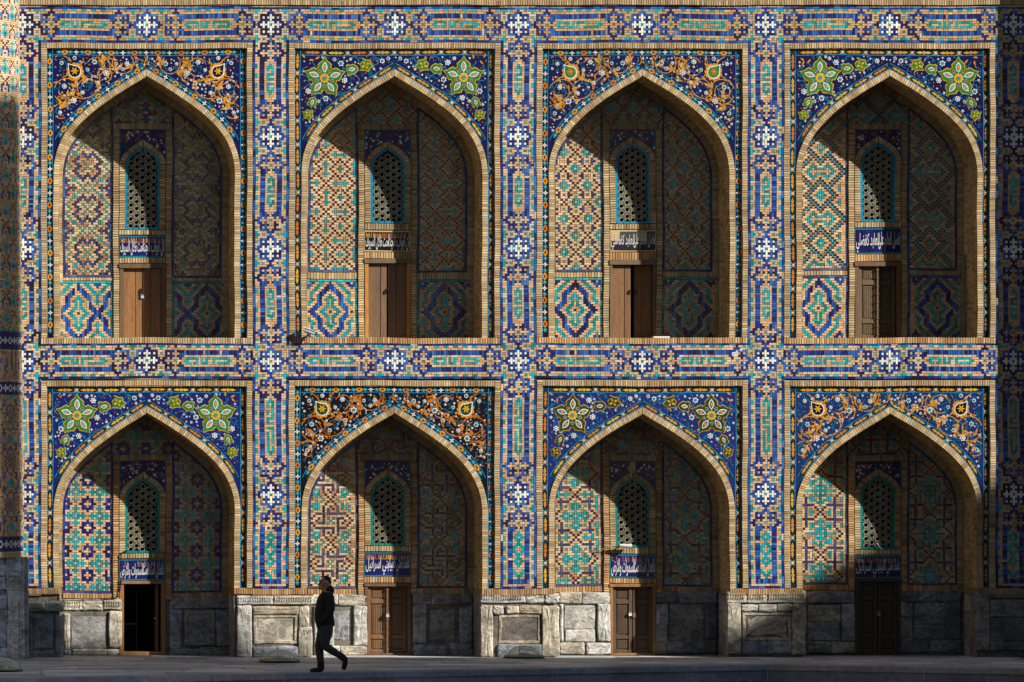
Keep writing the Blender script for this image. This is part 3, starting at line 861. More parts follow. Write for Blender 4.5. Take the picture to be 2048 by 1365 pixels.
TEXT = {(0, 0): ('\u0627\u0646 \u0627\u0628\u0648\u0627\u0628 \u0627\u0644\u062c\u0646\u0629', '\u062a\u062d\u062a \u0638\u0644\u0627\u0644 \u0627\u0644\u0633\u064a\u0648\u0641'),
        (0, 2): ('\u0641\u0636\u0644 \u0627\u0644\u0639\u0627\u0644\u0645 \u0639\u0644\u0649', '\u0627\u0644\u0639\u0627\u0628\u062f \u0643\u0641\u0636\u0644\u064a'),
        (1, 0): ('\u0628\u0627\u0644\u0639\u062f\u0644 \u0627\u0633\u062a\u0642\u0627\u0645\u062a', '\u0627\u0644\u0633\u0645\u0648\u0627\u062a \u0648\u0627\u0644\u0627\u0631\u0636'),
        (1, 1): ('\u0639\u0644\u0645\u0627\u0621 \u0627\u0645\u062a\u064a \u0643\u0627\u0646\u0628\u064a\u0627\u0621', '\u0628\u0646\u064a \u0627\u0633\u0631\u0627\u0626\u064a\u0644')}
TEXT[(0, 1)] = TEXT[(0, 0)]; TEXT[(0, 3)] = TEXT[(0, 2)]; TEXT[(1, 2)] = TEXT[(1, 0)]; TEXT[(1, 3)] = TEXT[(1, 1)]

# ------------------------------------------------------------------ doors
W_LIGHT = lin((132, 90, 46)); W_MID = lin((98, 72, 46)); W_DARK = lin((62, 46, 32)); W_ORANGE = lin((176, 116, 34)); W_GREY = lin((100, 84, 62)); IRON = lin((30, 28, 28)); STEEL = lin((170, 172, 175))
def add_box(mb, x0, x1, y0, y1, z0, z1, col):
    V = [(x, y, z) for x in (x0, x1) for y in (y0, y1) for z in (z0, z1)]
    F = [[0, 1, 3, 2], [4, 6, 7, 5], [0, 4, 5, 1], [2, 3, 7, 6], [0, 2, 6, 4], [1, 5, 7, 3]]
    mb.raw(V, F, col)
def padlock(x, y, z, parent, col=STEEL, k=1.0):
    m = MB()
    add_box(m, x - 0.03 * k, x + 0.03 * k, y - 0.03, y, z - 0.055 * k, z, tuple(col) + (1.0,))
    m.ribbon([(x + 0.02 * k * math.cos(a), z + 0.02 * k * math.sin(a) + 0.005) for a in np.linspace(0, math.pi, 9)], 0.009, y, y - 0.012, tuple(STEEL) + (1.0,))
    return m.build('padlock', M_PLAIN, parent)
def ring_handle(x, y, z, parent):
    m = MB()
    m.ribbon([(x + 0.028 * math.cos(a), z + 0.035 * math.sin(a)) for a in np.linspace(0, 2 * math.pi, 15)], 0.010, y, y - 0.015, tuple(IRON) + (0.6,))
    m.poly(circ(x, z + 0.035, 0.018, 8), y, y - 0.02, tuple(IRON) + (0.6,))
    return m.build('ring_handle', M_PLAIN, parent)

def make_door(key, cx, z0, z1):
    """double door in the back wall of a niche; opening |x|<0.465"""
    dd = empty('door', (cx, 1.0, z0), mad)
    hw = 0.462; yl = 1.03
    fcol = {(0, 0): W_MID, (0, 1): W_ORANGE, (0, 2): W_GREY, (0, 3): W_MID, (1, 0): lin((140, 98, 54)), (1, 1): W_MID, (1, 2): lin((140, 100, 56)), (1, 3): W_DARK}[key]
    lcol = {(0, 0): W_LIGHT, (0, 1): lin((108, 80, 54)), (0, 2): lin((118, 82, 46)), (0, 3): lin((98, 76, 48)), (1, 0): W_LIGHT, (1, 1): lin((116, 82, 50)), (1, 2): lin((84, 62, 40)), (1, 3): W_DARK}[key]
    jw = 0.075 if key[0] == 0 else 0.06
    if key == (1, 0): jw = 0.085
    if key == (0, 2): jw = 0.05
    th = 0.09 if key[0] == 0 else 0.06
    for q in (-1, 1):
        m = MB()
        a, b = sorted((cx + q * hw, cx + q * (hw - jw)))
        add_box(m, a, b, 0.955, 1.08, z0, z1 - th, tuple(fcol) + (0.1,))
        m.build('door_post', M_WOOD, dd)
    m = MB(); add_box(m, cx - hw - 0.01, cx + hw + 0.02, 0.935, 1.09, z1 - th, z1, tuple(W_GREY if key == (0, 1) else fcol) + (0.1,)); m.build('lintel', M_WOOD, dd)
    m = MB(); add_box(m, cx - hw, cx + hw, 0.94, 1.08, z0 - 0.02, z0 + (0.05 if key == (1, 0) else 0.02), tuple(fcol) + (0.0,)); m.build('threshold', M_WOOD, dd)
    lx0, lx1 = cx - hw + jw, cx + hw - jw; mid = 0.5 * (lx0 + lx1)
    zt = z1 - th; zz = z0 + 0.02
    if key == (1, 0):                                    # open: dark passage behind, one leaf folded back inside
        m = MB(); add_box(m, lx1 - 0.10, lx1 - 0.055, 1.05, 1.5, zz, zt, tuple(W_MID) + (0.1,)); m.build('leaf', M_WOOD, dd)
        m = MB(); add_box(m, lx1 - 0.13, lx1 - 0.10, 1.08, 1.11, zz + 0.68, zz + 0.72, tuple(STEEL) + (1,)); m.build('handle', M_PLAIN, dd)
        m = MB(); add_box(m, mid - 0.06, mid - 0.045, 1.7, 1.75, zz, zt, tuple(W_MID) + (0.1,)); add_box(m, lx0, mid - 0.06, 1.7, 1.75, zz + 0.55, zz + 0.58, tuple(W_MID) + (0.1,)); m.build('inner_screen', M_WOOD, dd)
    else:
        for q, (a, b) in enumerate(((lx0, mid - 0.004), (mid + 0.004, lx1))):
            m = MB()
            yo = 0.0
            if key == (0, 2): a, b = (a, b - 0.03) if q == 0 else (a + 0.045, b)
            if key == (0, 1): a, b = (a, b - 0.006) if q == 0 else (a + 0.012, b)
            ang = 0.0
            if key == (0, 2) and q == 1: yo = 0.10
            if key == (0, 3) and q == 1: yo = 0.12
            if key == (1, 1) and q == 1: yo = 0.08
            add_box(m, a, b, yl + yo, yl + yo + 0.04, zz, zt, tuple(lcol) + (0.15,))
            if key in ((0, 0), (0, 1), (0, 2)):          # boards
                nb = 2; wd = (b - a) / nb
                cut = [a, a + (b - a) * 0.66, b] if q == 0 else [a, a + (b - a) * 0.42, b]
                for u, v in zip(cut[:-1], cut[1:]):
                    k = random.uniform(0.82, 1.12)
                    m.box(u + 0.004, v - 0.004, zz, zt - 0.004, yl + yo, yl + yo - 0.018, tuple(c * k for c in lcol) + (0.15,), 0.004)
            else:                                       # framed carved panels
                def rail(x0, x1, c0, c1, k=1.0): m.box(x0, x1, c0, c1, yl + yo, yl + yo - 0.03, tuple(c * k for c in lcol) + (0.2,), 0.006)
                H = zt - zz; sw = 0.075 if b - a > 0.3 else 0.065
                rail(a, a + sw, zz, zt); rail(b - sw, b, zz, zt)
                lev = [0, 0.05, 0.21, 0.27, 0.74, 0.81, 0.955, 1.0]
                for i in range(0, 8, 2): rail(a + sw, b - sw, zz + lev[i] * H, zz + lev[i + 1] * H, 1.06)
                for i in (1, 3, 5):
                    c0, c1 = zz + lev[i] * H + 0.015, zz + lev[i + 1] * H - 0.015
                    m.box(a + sw + 0.014, b - sw - 0.014, c0, c1, yl + yo, yl + yo - 0.012, tuple(c * 0.9 for c in lcol) + (0.2,), 0.012)
                    gx, gz = 4, max(3, int((c1 - c0) / 0.024))
                    for ii in range(gx):
                        for jj in range(gz):
                            X = a + sw + 0.03 + (b - a - 2 * sw - 0.06) * (ii + 0.5) / gx; Z = c0 + 0.015 + (c1 - c0 - 0.03) * (jj + 0.5) / gz
                            m.poly(star4(X, Z, 0.010, .6), yl + yo - 0.010, yl + yo - 0.018, tuple(c * 1.15 for c in lcol) + (0.2,))
            lf = m.build('leaf', M_WOOD, dd)
        if key in ((0, 3), (1, 1)):
            m = MB()
            m.box(mid - 0.03, mid + 0.02, zz, zt, yl - 0.02, yl - 0.055, tuple(lcol) + (0.2,), 0.008)
            for k in range(9):
                z = zz + (zt - zz) * (k + 0.5) / 9; m.box(mid - 0.036, mid + 0.026, z - 0.02, z + 0.02, yl - 0.03, yl - 0.066, tuple(lcol) + (0.2,), 0.01)
            m.build('meeting_post', M_WOOD, dd)
        zk = z0 + 0.62 * (z1 - z0) if key[0] == 0 else z0 + 0.56 * (z1 - z0)
        if key == (0, 0):
            padlock(mid + 0.0, yl - 0.02, zk - 0.06, dd); ring_handle(mid - 0.03, yl - 0.02, zk + 0.03, dd); ring_handle(mid - 0.025, yl - 0.02, zk - 0.03, dd)
        if key == (0, 1): ring_handle(mid, yl - 0.02, zk - 0.02, dd); ring_handle(mid - 0.04, yl - 0.02, zk - 0.06, dd)
        if key == (0, 2): ring_handle(mid - 0.06, yl - 0.02, zk - 0.04, dd); ring_handle(mid + 0.08, yl + 0.08, zk - 0.04, dd)
        if key == (1, 1): padlock(mid - 0.005, yl - 0.07, zk, dd, STEEL)
        if key == (1, 2): padlock(mid - 0.05, yl - 0.03, zk + 0.03, dd, lin((200, 205, 210))); padlock(mid + 0.03, yl - 0.03, zk - 0.0, dd, lin((130, 90, 50)))
        if key == (1, 3): padlock(mid + 0.02, yl - 0.03, zk - 0.02, dd, lin((150, 110, 50)), 1.2)
    lab(dd, {(0, 0): 'brown plank door with a grey padlock', (0, 1): 'dark plank door in a bright orange frame', (0, 2): 'dark door standing ajar with ring handles', (0, 3): 'carved wooden door with one leaf open',
             (1, 0): 'open doorway with a wooden frame and a dark passage', (1, 1): 'carved brown double door with a small silver padlock', (1, 2): 'brown panelled door with two padlocks', (1, 3): 'very dark panelled double door'}[key])
    return dd

# ------------------------------------------------------------------ stones
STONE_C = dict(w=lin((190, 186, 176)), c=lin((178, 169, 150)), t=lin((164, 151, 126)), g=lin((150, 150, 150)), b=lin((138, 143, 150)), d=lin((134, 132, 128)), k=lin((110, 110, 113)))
def stone(x0, x1, z0, z1, yb, yf, col, rnd=0.03, bev=0.018, parent=None, carve=None, frame=False, name='stone_block'):
    mb = MB()
    r = min(rnd, 0.4 * min(x1 - x0, z1 - z0))
    pts = []
    nseg = 2
    for cxx, czz, a0 in ((x1 - r, z1 - r, 0), (x0 + r, z1 - r, 90), (x0 + r, z0 + r, 180), (x1 - r, z0 + r, 270)):
        for i in range(nseg + 1):
            a = math.radians(a0 + 90 * i / nseg); rr = r
            pts.append((cxx + rr * math.cos(a), czz + rr * math.sin(a)))
        # an extra jittered point along the edge
    P = []
    n = len(pts)
    for i in range(n):
        P.append(pts[i])
        q = pts[(i + 1) % n]
        if i % (nseg + 1) == nseg:
            for f in (0.33, 0.66): P.append((pts[i][0] + (q[0] - pts[i][0]) * f, pts[i][1] + (q[1] - pts[i][1]) * f))
    j = min(0.012, 0.05 * min(x1 - x0, z1 - z0))
    P = [(p[0] + random.uniform(-j, j) - 0, p[1] + random.uniform(-j, j)) for p in P]
    n = len(P); cx = sum(p[0] for p in P) / n; cz = sum(p[1] for p in P) / n
    w2, h2 = (x1 - x0) / 2, (z1 - z0) / 2
    def inset(d, y, jj=0.0): return [(cx + (p[0] - cx) * max(0.2, 1 - d / w2), y + random.uniform(-jj, jj), cz + (p[1] - cz) * max(0.2, 1 - d / h2)) for p in P]
    rings = [inset(0, yb), inset(0, yf + bev * 0.8), inset(bev, yf, 0.003), inset(min(w2, h2) * 0.55, yf - 0.004, 0.008)]
    if frame:
        f = min(w2, h2)
        rings = [inset(0, yb), inset(0, yf + bev), inset(bev, yf, 0.002), inset(f * 0.2, yf, 0.002), inset(f * 0.26, yf + 0.022, 0.001), inset(f * 0.7, yf + 0.020, 0.001)]
    V = [p for R_ in rings for p in R_]
    F = []
    for k in range(len(rings) - 1):
        for i in range(n): F.append([k * n + i, k * n + (i + 1) % n, (k + 1) * n + (i + 1) % n, (k + 1) * n + i])
    V.append((cx, rings[-1][0][1], cz)); b = (len(rings) - 1) * n
    for i in range(n): F.append([b + i, b + (i + 1) % n, len(V) - 1])
    kk = random.uniform(0.88, 1.1)
    col = [c * kk for c in col]
    mb.raw(V, F, tuple(col) + (0.0,))
    if carve:                                            # rows of slanting carved darts
        s = 0.048; m = int((x1 - x0 - 0.04) / s)
        for rr_, sl in ((0.72, 1), (0.42, 1)):
            for i in range(m):
                X = x0 + 0.03 + i * s; Z = z0 + (z1 - z0) * rr_; h = (z1 - z0) * 0.15
                mb.poly([(X, Z - h), (X + 0.022, Z - h * 0.6), (X + 0.034, Z + h), (X + 0.012, Z + h * 0.7)], yf + 0.004, yf - 0.02, tuple(c * 1.05 for c in col) + (0.0,))
    o = mb.build(name, M_STONE, parent)
    return o

def stones(lst, off, y, parent, proud=0.045, scale=3.9):
    """lst of (x0,y0,x1,y1,colour[,flag]) measured in an enlargement of the photograph"""
    for t in lst:
        a, b, c, d, col = t[:5]; fl = t[5] if len(t) > 5 else ''
        xa, za = px(off + a / scale, 1015 + d / scale, y); xb, zt = px(off + c / scale, 1015 + b / scale, y)
        za = max(za, 0.0)
        stone(xa - 0.008, xb + 0.008, max(0, za - 0.008), zt + 0.008, y + 0.02, y - proud + (0.03 if 'r' in fl else 0) + random.uniform(-0.012, 0.008), STONE_C[col], 0.012 if 'f' in fl else random.uniform(0.015, 0.035), 0.014 if 'z' in fl else 0.02, parent, 'z' in fl, 'f' in fl)

# ------------------------------------------------------------------ bays
FLOORZ = {0: zf(677), 1: 0.0}
for row in (0, 1):
    for i in range(4):
        key = (row, i); S = SPEC[key]; cx = BC[i]
        rnd = random.Random(100 * row + i)
        ft = FR_TOP[row]
        ztop = zf(ft); zbot = zf(688) if row == 0 else zf(1189)
        x0 = XK[i] + 7.5 * CW; x1 = XK[i + 1] - 7.5 * CW
        fw = 0.12
        # ---- brick frame
        mb = MB()
        pal = BRK
        mb.box(x0, x0 + fw, zbot, ztop, 0.3, 0.0, DARKM, 0); mb.box(x1 - fw, x1, zbot, ztop, 0.3, 0.0, DARKM, 0)
        mb.box(x0 + fw, x1 - fw, ztop - fw, ztop, 0.3, 0.0, DARKM, 0)
        stack(mb, x0 + 0.004, x0 + fw, zbot + 0.125, ztop - 0.004, 0.0475, 0.005, -0.014, pal); stack(mb, x1 - fw, x1 - 0.004, zbot + 0.125, ztop - 0.004, 0.0475, 0.005, -0.014, pal)
        stack(mb, x0 + fw, x1 - fw, ztop - fw, ztop - 0.004, 0.0485, 0.005, -0.014, pal, True, mul=0.94)
        if row == 0:
            mb.box(x0 + fw, x1 - fw, zbot, FLOORZ[0], 1.0, 0.0, DARKM, 0)
            stack(mb, x0 + 0.004, x1 - 0.004, zbot, zbot + 0.122, 0.0505, 0.005, -0.022, WARM if i in (1, 2, 3) else BRK, True)
        else:
            for a, b in ((x0, cx - 1.75), (cx + 1.75, x1)):
                mb.box(a, b, zbot - 0.01, zbot + 0.12, 0.3, 0.0, DARKM, 0)
                stack(mb, a, b, zbot - 0.005, zbot + 0.115, 0.0485, 0.005, -0.012, WARM, True, mul=0.85)
        mb.build('brick_frame', M_BRICK, mad, 'stuff')
        # ---- arch
        zbr = FLOORZ[0] if row == 0 else zf(1177)
        zap = zf(ft + 66)
        A = Arch(cx, zap, zbr)
        AR = Arch(cx, zap, FLOORZ[row])
        typ, bt, opt = SPAN[key]
        gcol = tuple(opt['bg']) + (0.8,)
        mb = MB()
        zs = [zap - v for v in smooth_curve(TAB, 40)[:, 1]] + [zbr]
        xi = list(smooth_curve(TAB, 40)[:, 0]) + [1.75]
        hx = (x1 - x0) / 2 - fw
        for sg in (1, -1):
            V = []; F = []
            for z, x in zip(zs, xi): V += [(cx + sg * x, Y0, z), (cx + sg * hx, Y0, z)]
            for k in range(len(zs) - 1):
                f = [2 * k, 2 * k + 2, 2 * k + 3, 2 * k + 1]; F.append(f if sg == 1 else f[::-1])
            mb.raw(V, F, gcol)
        mb.raw([(cx - hx, Y0, zap), (cx + hx, Y0, zap), (cx + hx, Y0, ztop - fw), (cx - hx, Y0, ztop - fw)], [[0, 1, 2, 3]], gcol)
        sp = mb.build('spandrel', M_FAI, mad)
        mb = MB()
        bz0 = zf(673) if row == 0 else zf(1177)
        bt_z = ztop - fw - 0.012
        Lb = bt_z - bz0
        for sg in (1, -1):
            xc = cx + sg * (hx - 0.065)
            border(mb, lambda s, t, xc=xc, sg=sg: (xc + sg * t, bt_z - s), Lb, bt, 0.46 if bt == 'A' else 0.475)
            Lc = float(np.interp(1.79, (A.p + A.nrm * 0.18)[:120, 0], A.s[:120]))
            border(mb, lambda s, t, sg=sg: tuple(A.at(s - 0.115, 0.180 + t * 0.95, sg)), Lc + 0.115, bt, 0.46 if bt == 'A' else 0.475)
        border(mb, lambda s, t: (cx - hx + 0.13 + s, bt_z - 0.06 + t), 2 * hx - 0.26, bt, 0.46 if bt == 'A' else 0.475)
        for sg in (1, -1): spandrel_fill(mb, cx, ztop, A, typ, sg, opt, sp, rnd)
        mb.build('ornament', M_FAI, sp, 'stuff')
        # ---- brick arch ring and jamb
        mb = MB()
        ringbricks(mb, A, 0.0, 0.118, 0.0495, Y0 + 0.004, Y0 - 0.022, BRK if row == 0 else BRK, 1.06)
        for sg in (1, -1):
            uu = np.linspace(0, A.len, 130)
            mb.ribbon(A.at(uu, 0.06, sg), 0.116, Y0 + 0.003, Y0 - 0.008, tuple(DARKM))
        if row == 1:
            pass
        mb.build('brick_arch', M_BRICK, mad, 'stuff')
        # ---- vault and reveals: brick courses along the curve, 4 bricks deep
        mb = MB()
        for sg in (1, -1):
            uu = AR.s; P0 = AR.at(uu, 0.0, sg); n = len(uu)
            V = [(p[0], Y0 - 0.02, p[1]) for p in P0] + [(p[0], 1.02, p[1]) for p in P0]
            F = [[k, k + 1, n + k + 1, n + k] if sg == -1 else [n + k, n + k + 1, k + 1, k] for k in range(n - 1)]
            mb.raw(V, F, tuple(DARKM))
        nC = int((A.len if row else AR.len) / 0.0495)
        us = np.linspace(0.01, (A.len if row else AR.len), nC + 1)
        for sg in (1, -1):
            for k in range(nC):
                offs = 0.0 if k % 2 else 0.11
                ys = [0.03, 0.03 + offs + 0.13, 0.03 + offs + 0.36, 0.03 + offs + 0.59, 0.03 + offs + 0.82, 1.0]
                ys = [min(v, 1.0) for v in ys]
                a, b = us[k] + 0.002, us[k + 1] - 0.002
                q0 = AR.at(np.array([a, b]), 0.0, sg); q1 = AR.at(np.array([a, b]), -0.008, sg)
                for ya, yb_ in zip(ys[:-1], ys[1:]):
                    if yb_ - ya < 0.03: continue
                    col = pick(BRK, 0.18)
                    V = [(q1[0][0], ya + .002, q1[0][1]), (q1[1][0], ya + .002, q1[1][1]), (q1[1][0], yb_ - .002, q1[1][1]), (q1[0][0], yb_ - .002, q1[0][1]),
                         (q0[0][0], ya, q0[0][1]), (q0[1][0], ya, q0[1][1]), (q0[1][0], yb_, q0[1][1]), (q0[0][0], yb_, q0[0][1])]
                    F = [[0, 1, 2, 3], [4, 5, 1, 0], [1, 5, 6, 2], [2, 6, 7, 3], [4, 0, 3, 7]]
                    if sg == 1: F = [f[::-1] for f in F]
                    mb.raw(V, F, col)
        mb.build('vault', M_BRICK, mad, 'stuff')
        # ---- back wall with openings
        zfl = FLOORZ[row]; wtop = zb(S['apex']); wbt = zb(S['wbot']); dtop = zb(S['dtop'])
        ws = 0.19                                        # window arch scale
        WA = Arch(cx, wtop, wbt, ws)
        mb = MB()
        Yb = 1.0
        def rect(a, b, c, d, y=Yb, col=DARKM): mb.raw([(a, y, c), (b, y, c), (b, y, d), (a, y, d)], [[0, 1, 2, 3]], col)
        top = zap + 0.15
        rect(cx - 2.0, cx - 0.462, zfl - 0.1, top); rect(cx + 0.462, cx + 2.0, zfl - 0.1, top)
        rect(cx - 0.462, cx + 0.462, dtop, wbt); rect(cx - 0.462, cx + 0.462, wtop, top)
        wz = list(WA.p[:120, 1]) + [wbt]; wx = list(WA.p[:120, 0]) + [WA.half]
        for sg in (1, -1):
            V = []; F = []
            for z, x in zip(wz, wx): V += [(cx + sg * x, Yb, z), (cx + sg * 0.462, Yb, z)]
            for k in range(len(wz) - 1):
                f = [2 * k, 2 * k + 2, 2 * k + 3, 2 * k + 1]; F.append(f if sg == 1 else f[::-1])
            mb.raw(V, F, DARKM)
        # dark room behind
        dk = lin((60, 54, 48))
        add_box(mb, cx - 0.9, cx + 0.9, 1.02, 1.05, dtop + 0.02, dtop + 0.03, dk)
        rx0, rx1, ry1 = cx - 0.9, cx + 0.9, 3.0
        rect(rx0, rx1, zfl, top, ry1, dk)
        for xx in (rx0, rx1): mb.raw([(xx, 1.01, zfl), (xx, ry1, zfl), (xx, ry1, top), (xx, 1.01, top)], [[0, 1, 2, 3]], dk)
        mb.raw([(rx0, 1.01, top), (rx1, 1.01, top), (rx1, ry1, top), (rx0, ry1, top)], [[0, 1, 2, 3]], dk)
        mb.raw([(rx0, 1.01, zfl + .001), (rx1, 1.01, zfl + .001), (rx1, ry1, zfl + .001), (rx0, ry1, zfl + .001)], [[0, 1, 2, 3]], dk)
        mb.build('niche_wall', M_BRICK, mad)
        # ---- patterned panels
        st = dict(ST)
        if row == 0: st['blue'] = DULL; st['worn'] = 0.03
        if key in ((0, 0), (1, 1), (1, 2), (1, 3)):
            st['buff'] = [lin(c) for c in [(188, 158, 114), (178, 144, 100), (192, 166, 124), (166, 122, 78), (152, 108, 68), (186, 158, 118)]]
            st['blue'] = DULL
        if key == (1, 0): st['blue'] = [lin(c) for c in [(26, 26, 110), (36, 44, 130), (44, 66, 134), (22, 20, 86)]]
        cw = 0.0481
        pb = zb(S['pbot']) + 0.024; ptop = zap - 0.16
        nr = int((ptop - pb) / cw) + 1
        zt = pb + nr * cw
        phz = zb(S['ph'])
        keep = lambda x, z: abs(x - cx) < AR.halfw(z, 0.19)
        for sg in (-1, 1):
            mb = MB()
            a_, b_ = sorted((cx + sg * 0.60, cx + sg * 1.62)); mb.raw([(a_, 0.9975, pb - 0.05), (b_, 0.9975, pb - 0.05), (b_, 0.9975, zap - 0.3), (a_, 0.9975, zap - 0.3)], [[0, 1, 2, 3]], tuple(lin((184, 162, 124))) + (0,))
            xa = cx - 1.56 if sg == -1 else cx + 0.648
            if sg == -1: xa = cx - 0.648 - 19 * cw
            Gd = []
            for r in range(nr):
                zc = zt - (r + 0.5) * cw
                rr = round((phz - zc) / cw)
                Gd.append([S['pat'](c, rr) for c in range(19)])
            lay(mb, Gd, xa, zt, cw, cw, 0.998, 0.984, st, 0.004, keep, 0.013 if row == 0 or i == 1 else 0.008)
            # blue edging
            bl = st['blue']
            ec = cx + sg * 0.648 - (0.048 if sg == 1 else 0)
            stack(mb, ec + 0.002, ec + 0.046, pb, zap - 0.55, 0.145, 0.998, 0.982, bl)
            xb = xa if sg == 1 else xa
            stack(mb, min(cx + sg * 0.60, cx + sg * 1.61), max(cx + sg * 0.60, cx + sg * 1.61), pb - 0.046, pb - 0.003, 0.155, 0.998, 0.982, bl, True)
            u0 = float(np.interp(-(zap - 0.45), -AR.p[:120, 1], AR.s[:120]))
            ub = float(np.interp(-pb, -AR.p[:, 1], AR.s))
            nn = int((ub - u0) / 0.15); uu = np.linspace(u0, ub, nn + 1)
            P = np.stack([AR.at(uu[:-1] + .002, -0.19, sg), AR.at(uu[1:] - .002, -0.19, sg), AR.at(uu[1:] - .002, -0.145, sg), AR.at(uu[:-1] + .002, -0.145, sg)], 1)
            if sg == 1: pass
            ar = (P[:, 0, 0] * P[:, 1, 1] - P[:, 1, 0] * P[:, 0, 1]) + (P[:, 1, 0] * P[:, 2, 1] - P[:, 2, 0] * P[:, 1, 1]) + (P[:, 2, 0] * P[:, 3, 1] - P[:, 3, 0] * P[:, 2, 1]) + (P[:, 3, 0] * P[:, 0, 1] - P[:, 0, 0] * P[:, 3, 1])
            P[ar < 0] = P[ar < 0][:, ::-1]
            mb.quads(P, 0.998, 0.982, [pick(bl, .14, 1.0) for _ in range(nn)], 0.92)
            mb.build('tile_panel', M_TILE, mad, 'stuff')
        # panel over the window block
        btop = zb(248 if row == 0 else 910)
        if row == 0 and i in (0,): btop = zb(247)
        mb = MB()
        n2 = int((zap - 0.2 - btop) / cw)
        if n2 > 0:
            Gd = [[S['pat']((c + 4) % 19, r) for c in range(27)] for r in range(n2)]
            lay(mb, Gd, cx - 0.648, btop + n2 * cw, cw, cw, 0.998, 0.985, st, 0.004, lambda x, z: abs(x - cx) < AR.halfw(z, 0.16) and abs(x - cx) < 0.66)
        mb.build('tile_panel', M_TILE, mad, 'stuff')
        # ---- brick borders on the back wall
        mb = MB()
        ub0 = 0.02
        nn = int(AR.len / 0.05)
        uu = np.linspace(0, AR.len if row == 0 else A.len, nn + 1)
        for sg in (1, -1):
            P = np.stack([AR.at(uu[:-1] + .002, -0.142, sg), AR.at(uu[1:] - .002, -0.142, sg), AR.at(uu[1:] - .002, -0.012, sg), AR.at(uu[:-1] + .002, -0.012, sg)], 1)
            ar = (P[:, 0, 0] * P[:, 1, 1] - P[:, 1, 0] * P[:, 0, 1]) + (P[:, 1, 0] * P[:, 2, 1] - P[:, 2, 0] * P[:, 1, 1]) + (P[:, 2, 0] * P[:, 3, 1] - P[:, 3, 0] * P[:, 2, 1]) + (P[:, 3, 0] * P[:, 0, 1] - P[:, 0, 0] * P[:, 3, 1])
            P[ar < 0] = P[ar < 0][:, ::-1]
            mb.quads(P, 0.999, 0.985, [pick(BRK, .16) for _ in range(nn)], 0.93)
        for sg in (1, -1):
            a, b = sorted((cx + sg * 0.60, cx + sg * 1.61))
            if row == 0:
                stack(mb, a, b, zb(S['dtp']) + 0.008, pb - 0.052, 0.061, 0.999, 0.982, BRK, True)
            else:
                stack(mb, a, b, pb - 0.165, pb - 0.05, 0.061, 0.999, 0.982, WARM, True, mul=0.95)
        # window block
        yk = 0.955
        def strip(xa, xb, za, zz, pal=BRK):
            if zz - za > 0.03:
                stack(mb, xa, xb, za, zz, 0.0485, 0.999, yk, pal)
        blow = zfl if row == 0 else pb - 0.165
        for sg in (1, -1):
            a, b = sorted((cx + sg * 0.472, cx + sg * 0.592)); strip(a, b, blow, btop - 0.125, BRK if row == 0 else WARM)
            a, b = sorted((cx + sg * 0.345, cx + sg * 0.468))
            zsp = wtop - 0.30
            strip(a, b, wbt - 0.01, zsp)
        stack(mb, cx - 0.592, cx + 0.592, btop - 0.12, btop, 0.05, 0.999, yk, BRK, True)
        stack(mb, cx - 0.468, cx + 0.468, zb(S['c0']) + 0.02, wbt - 0.02, 0.055, 0.999, yk, BRK, True)
        if S['dtop'] - S['c1'] > 6:
            stack(mb, cx - 0.468, cx + 0.468, dtop + 0.005, zb(S['c1']) - 0.012, 0.055, 0.999, yk, WARM if i else BRK, True)
        ringbricks(mb, Arch(cx, wtop, wtop - 0.36, ws), 0.022, 0.13, 0.05, 0.999, yk - 0.01, BRK)
        mb.build('brick_surround', M_BRICK, mad, 'stuff')
        if row == 0:                                     # dado panels
            dz1 = zb(S['dtp']); 
            for sg in (-1, 1):
                mb = MB()
                tb = key in ((0, 3),)
                edge = BLUE if tb else TURQ
                a, b = sorted((cx + sg * 0.60, cx + sg * 1.70))
                stack(mb, a, b, dz1 - 0.046, dz1 - 0.002, 0.13, 0.998, 0.982, edge, True)
                e = cx + sg * 0.648 - (0.048 if sg == 1 else 0)
                stack(mb, e + .002, e + 0.046, zfl, dz1 - 0.05, 0.14, 0.998, 0.982, edge)
                nrd = int((dz1 - 0.05 - zfl) / cw) + 1
                c0 = {0: 6, 1: 9, 2: 9, 3: 8}[i]
                xa = cx - 0.648 - 21 * cw if sg == -1 else cx + 0.648
                Gd = []
                for r in range(nrd):
                    row_ = []
                    for c in range(21):
                        cc = c if sg == -1 else 20 - c
                        cm = cc - 1 if i else ((cc - 1) if cc - 1 <= 14 else 28 - (cc - 1) )
                        row_.append(pat_dado(cm, r - 12, c0 if i else 6))
                    Gd.append(row_)
                lay(mb, Gd, xa, dz1 - 0.05, cw, cw, 0.998, 0.984, dict(ST, darkp=0.1 if i != 2 else 0.35), 0.004, lambda x, z: z > zfl - 0.02, 0.006)
                mb.build('dado_panel', M_TILE, mad, 'stuff')
            mb = MB()
            add_box(mb, cx - 1.78, cx + 1.78, 0.0, 1.0, zfl - 0.06, zfl, tuple(BRK[3]) + (0,))
            mb.build('niche_floor', M_BRICK, mad)
        # ---- window tile spandrel
        mb = MB()
        WR = Arch(cx, wtop, wtop - 0.5, ws)
        zt2 = btop - 0.13; zb2 = wtop - 0.30
        bgc = lin((26, 24, 84))
        mb.raw([(cx - 0.466, 0.985, zb2), (cx + 0.466, 0.985, zb2), (cx + 0.466, 0.985, zt2), (cx - 0.466, 0.985, zt2)], [[0, 1, 2, 3]], tuple(bgc) + (0.8,)) if False else None
        nz = 26
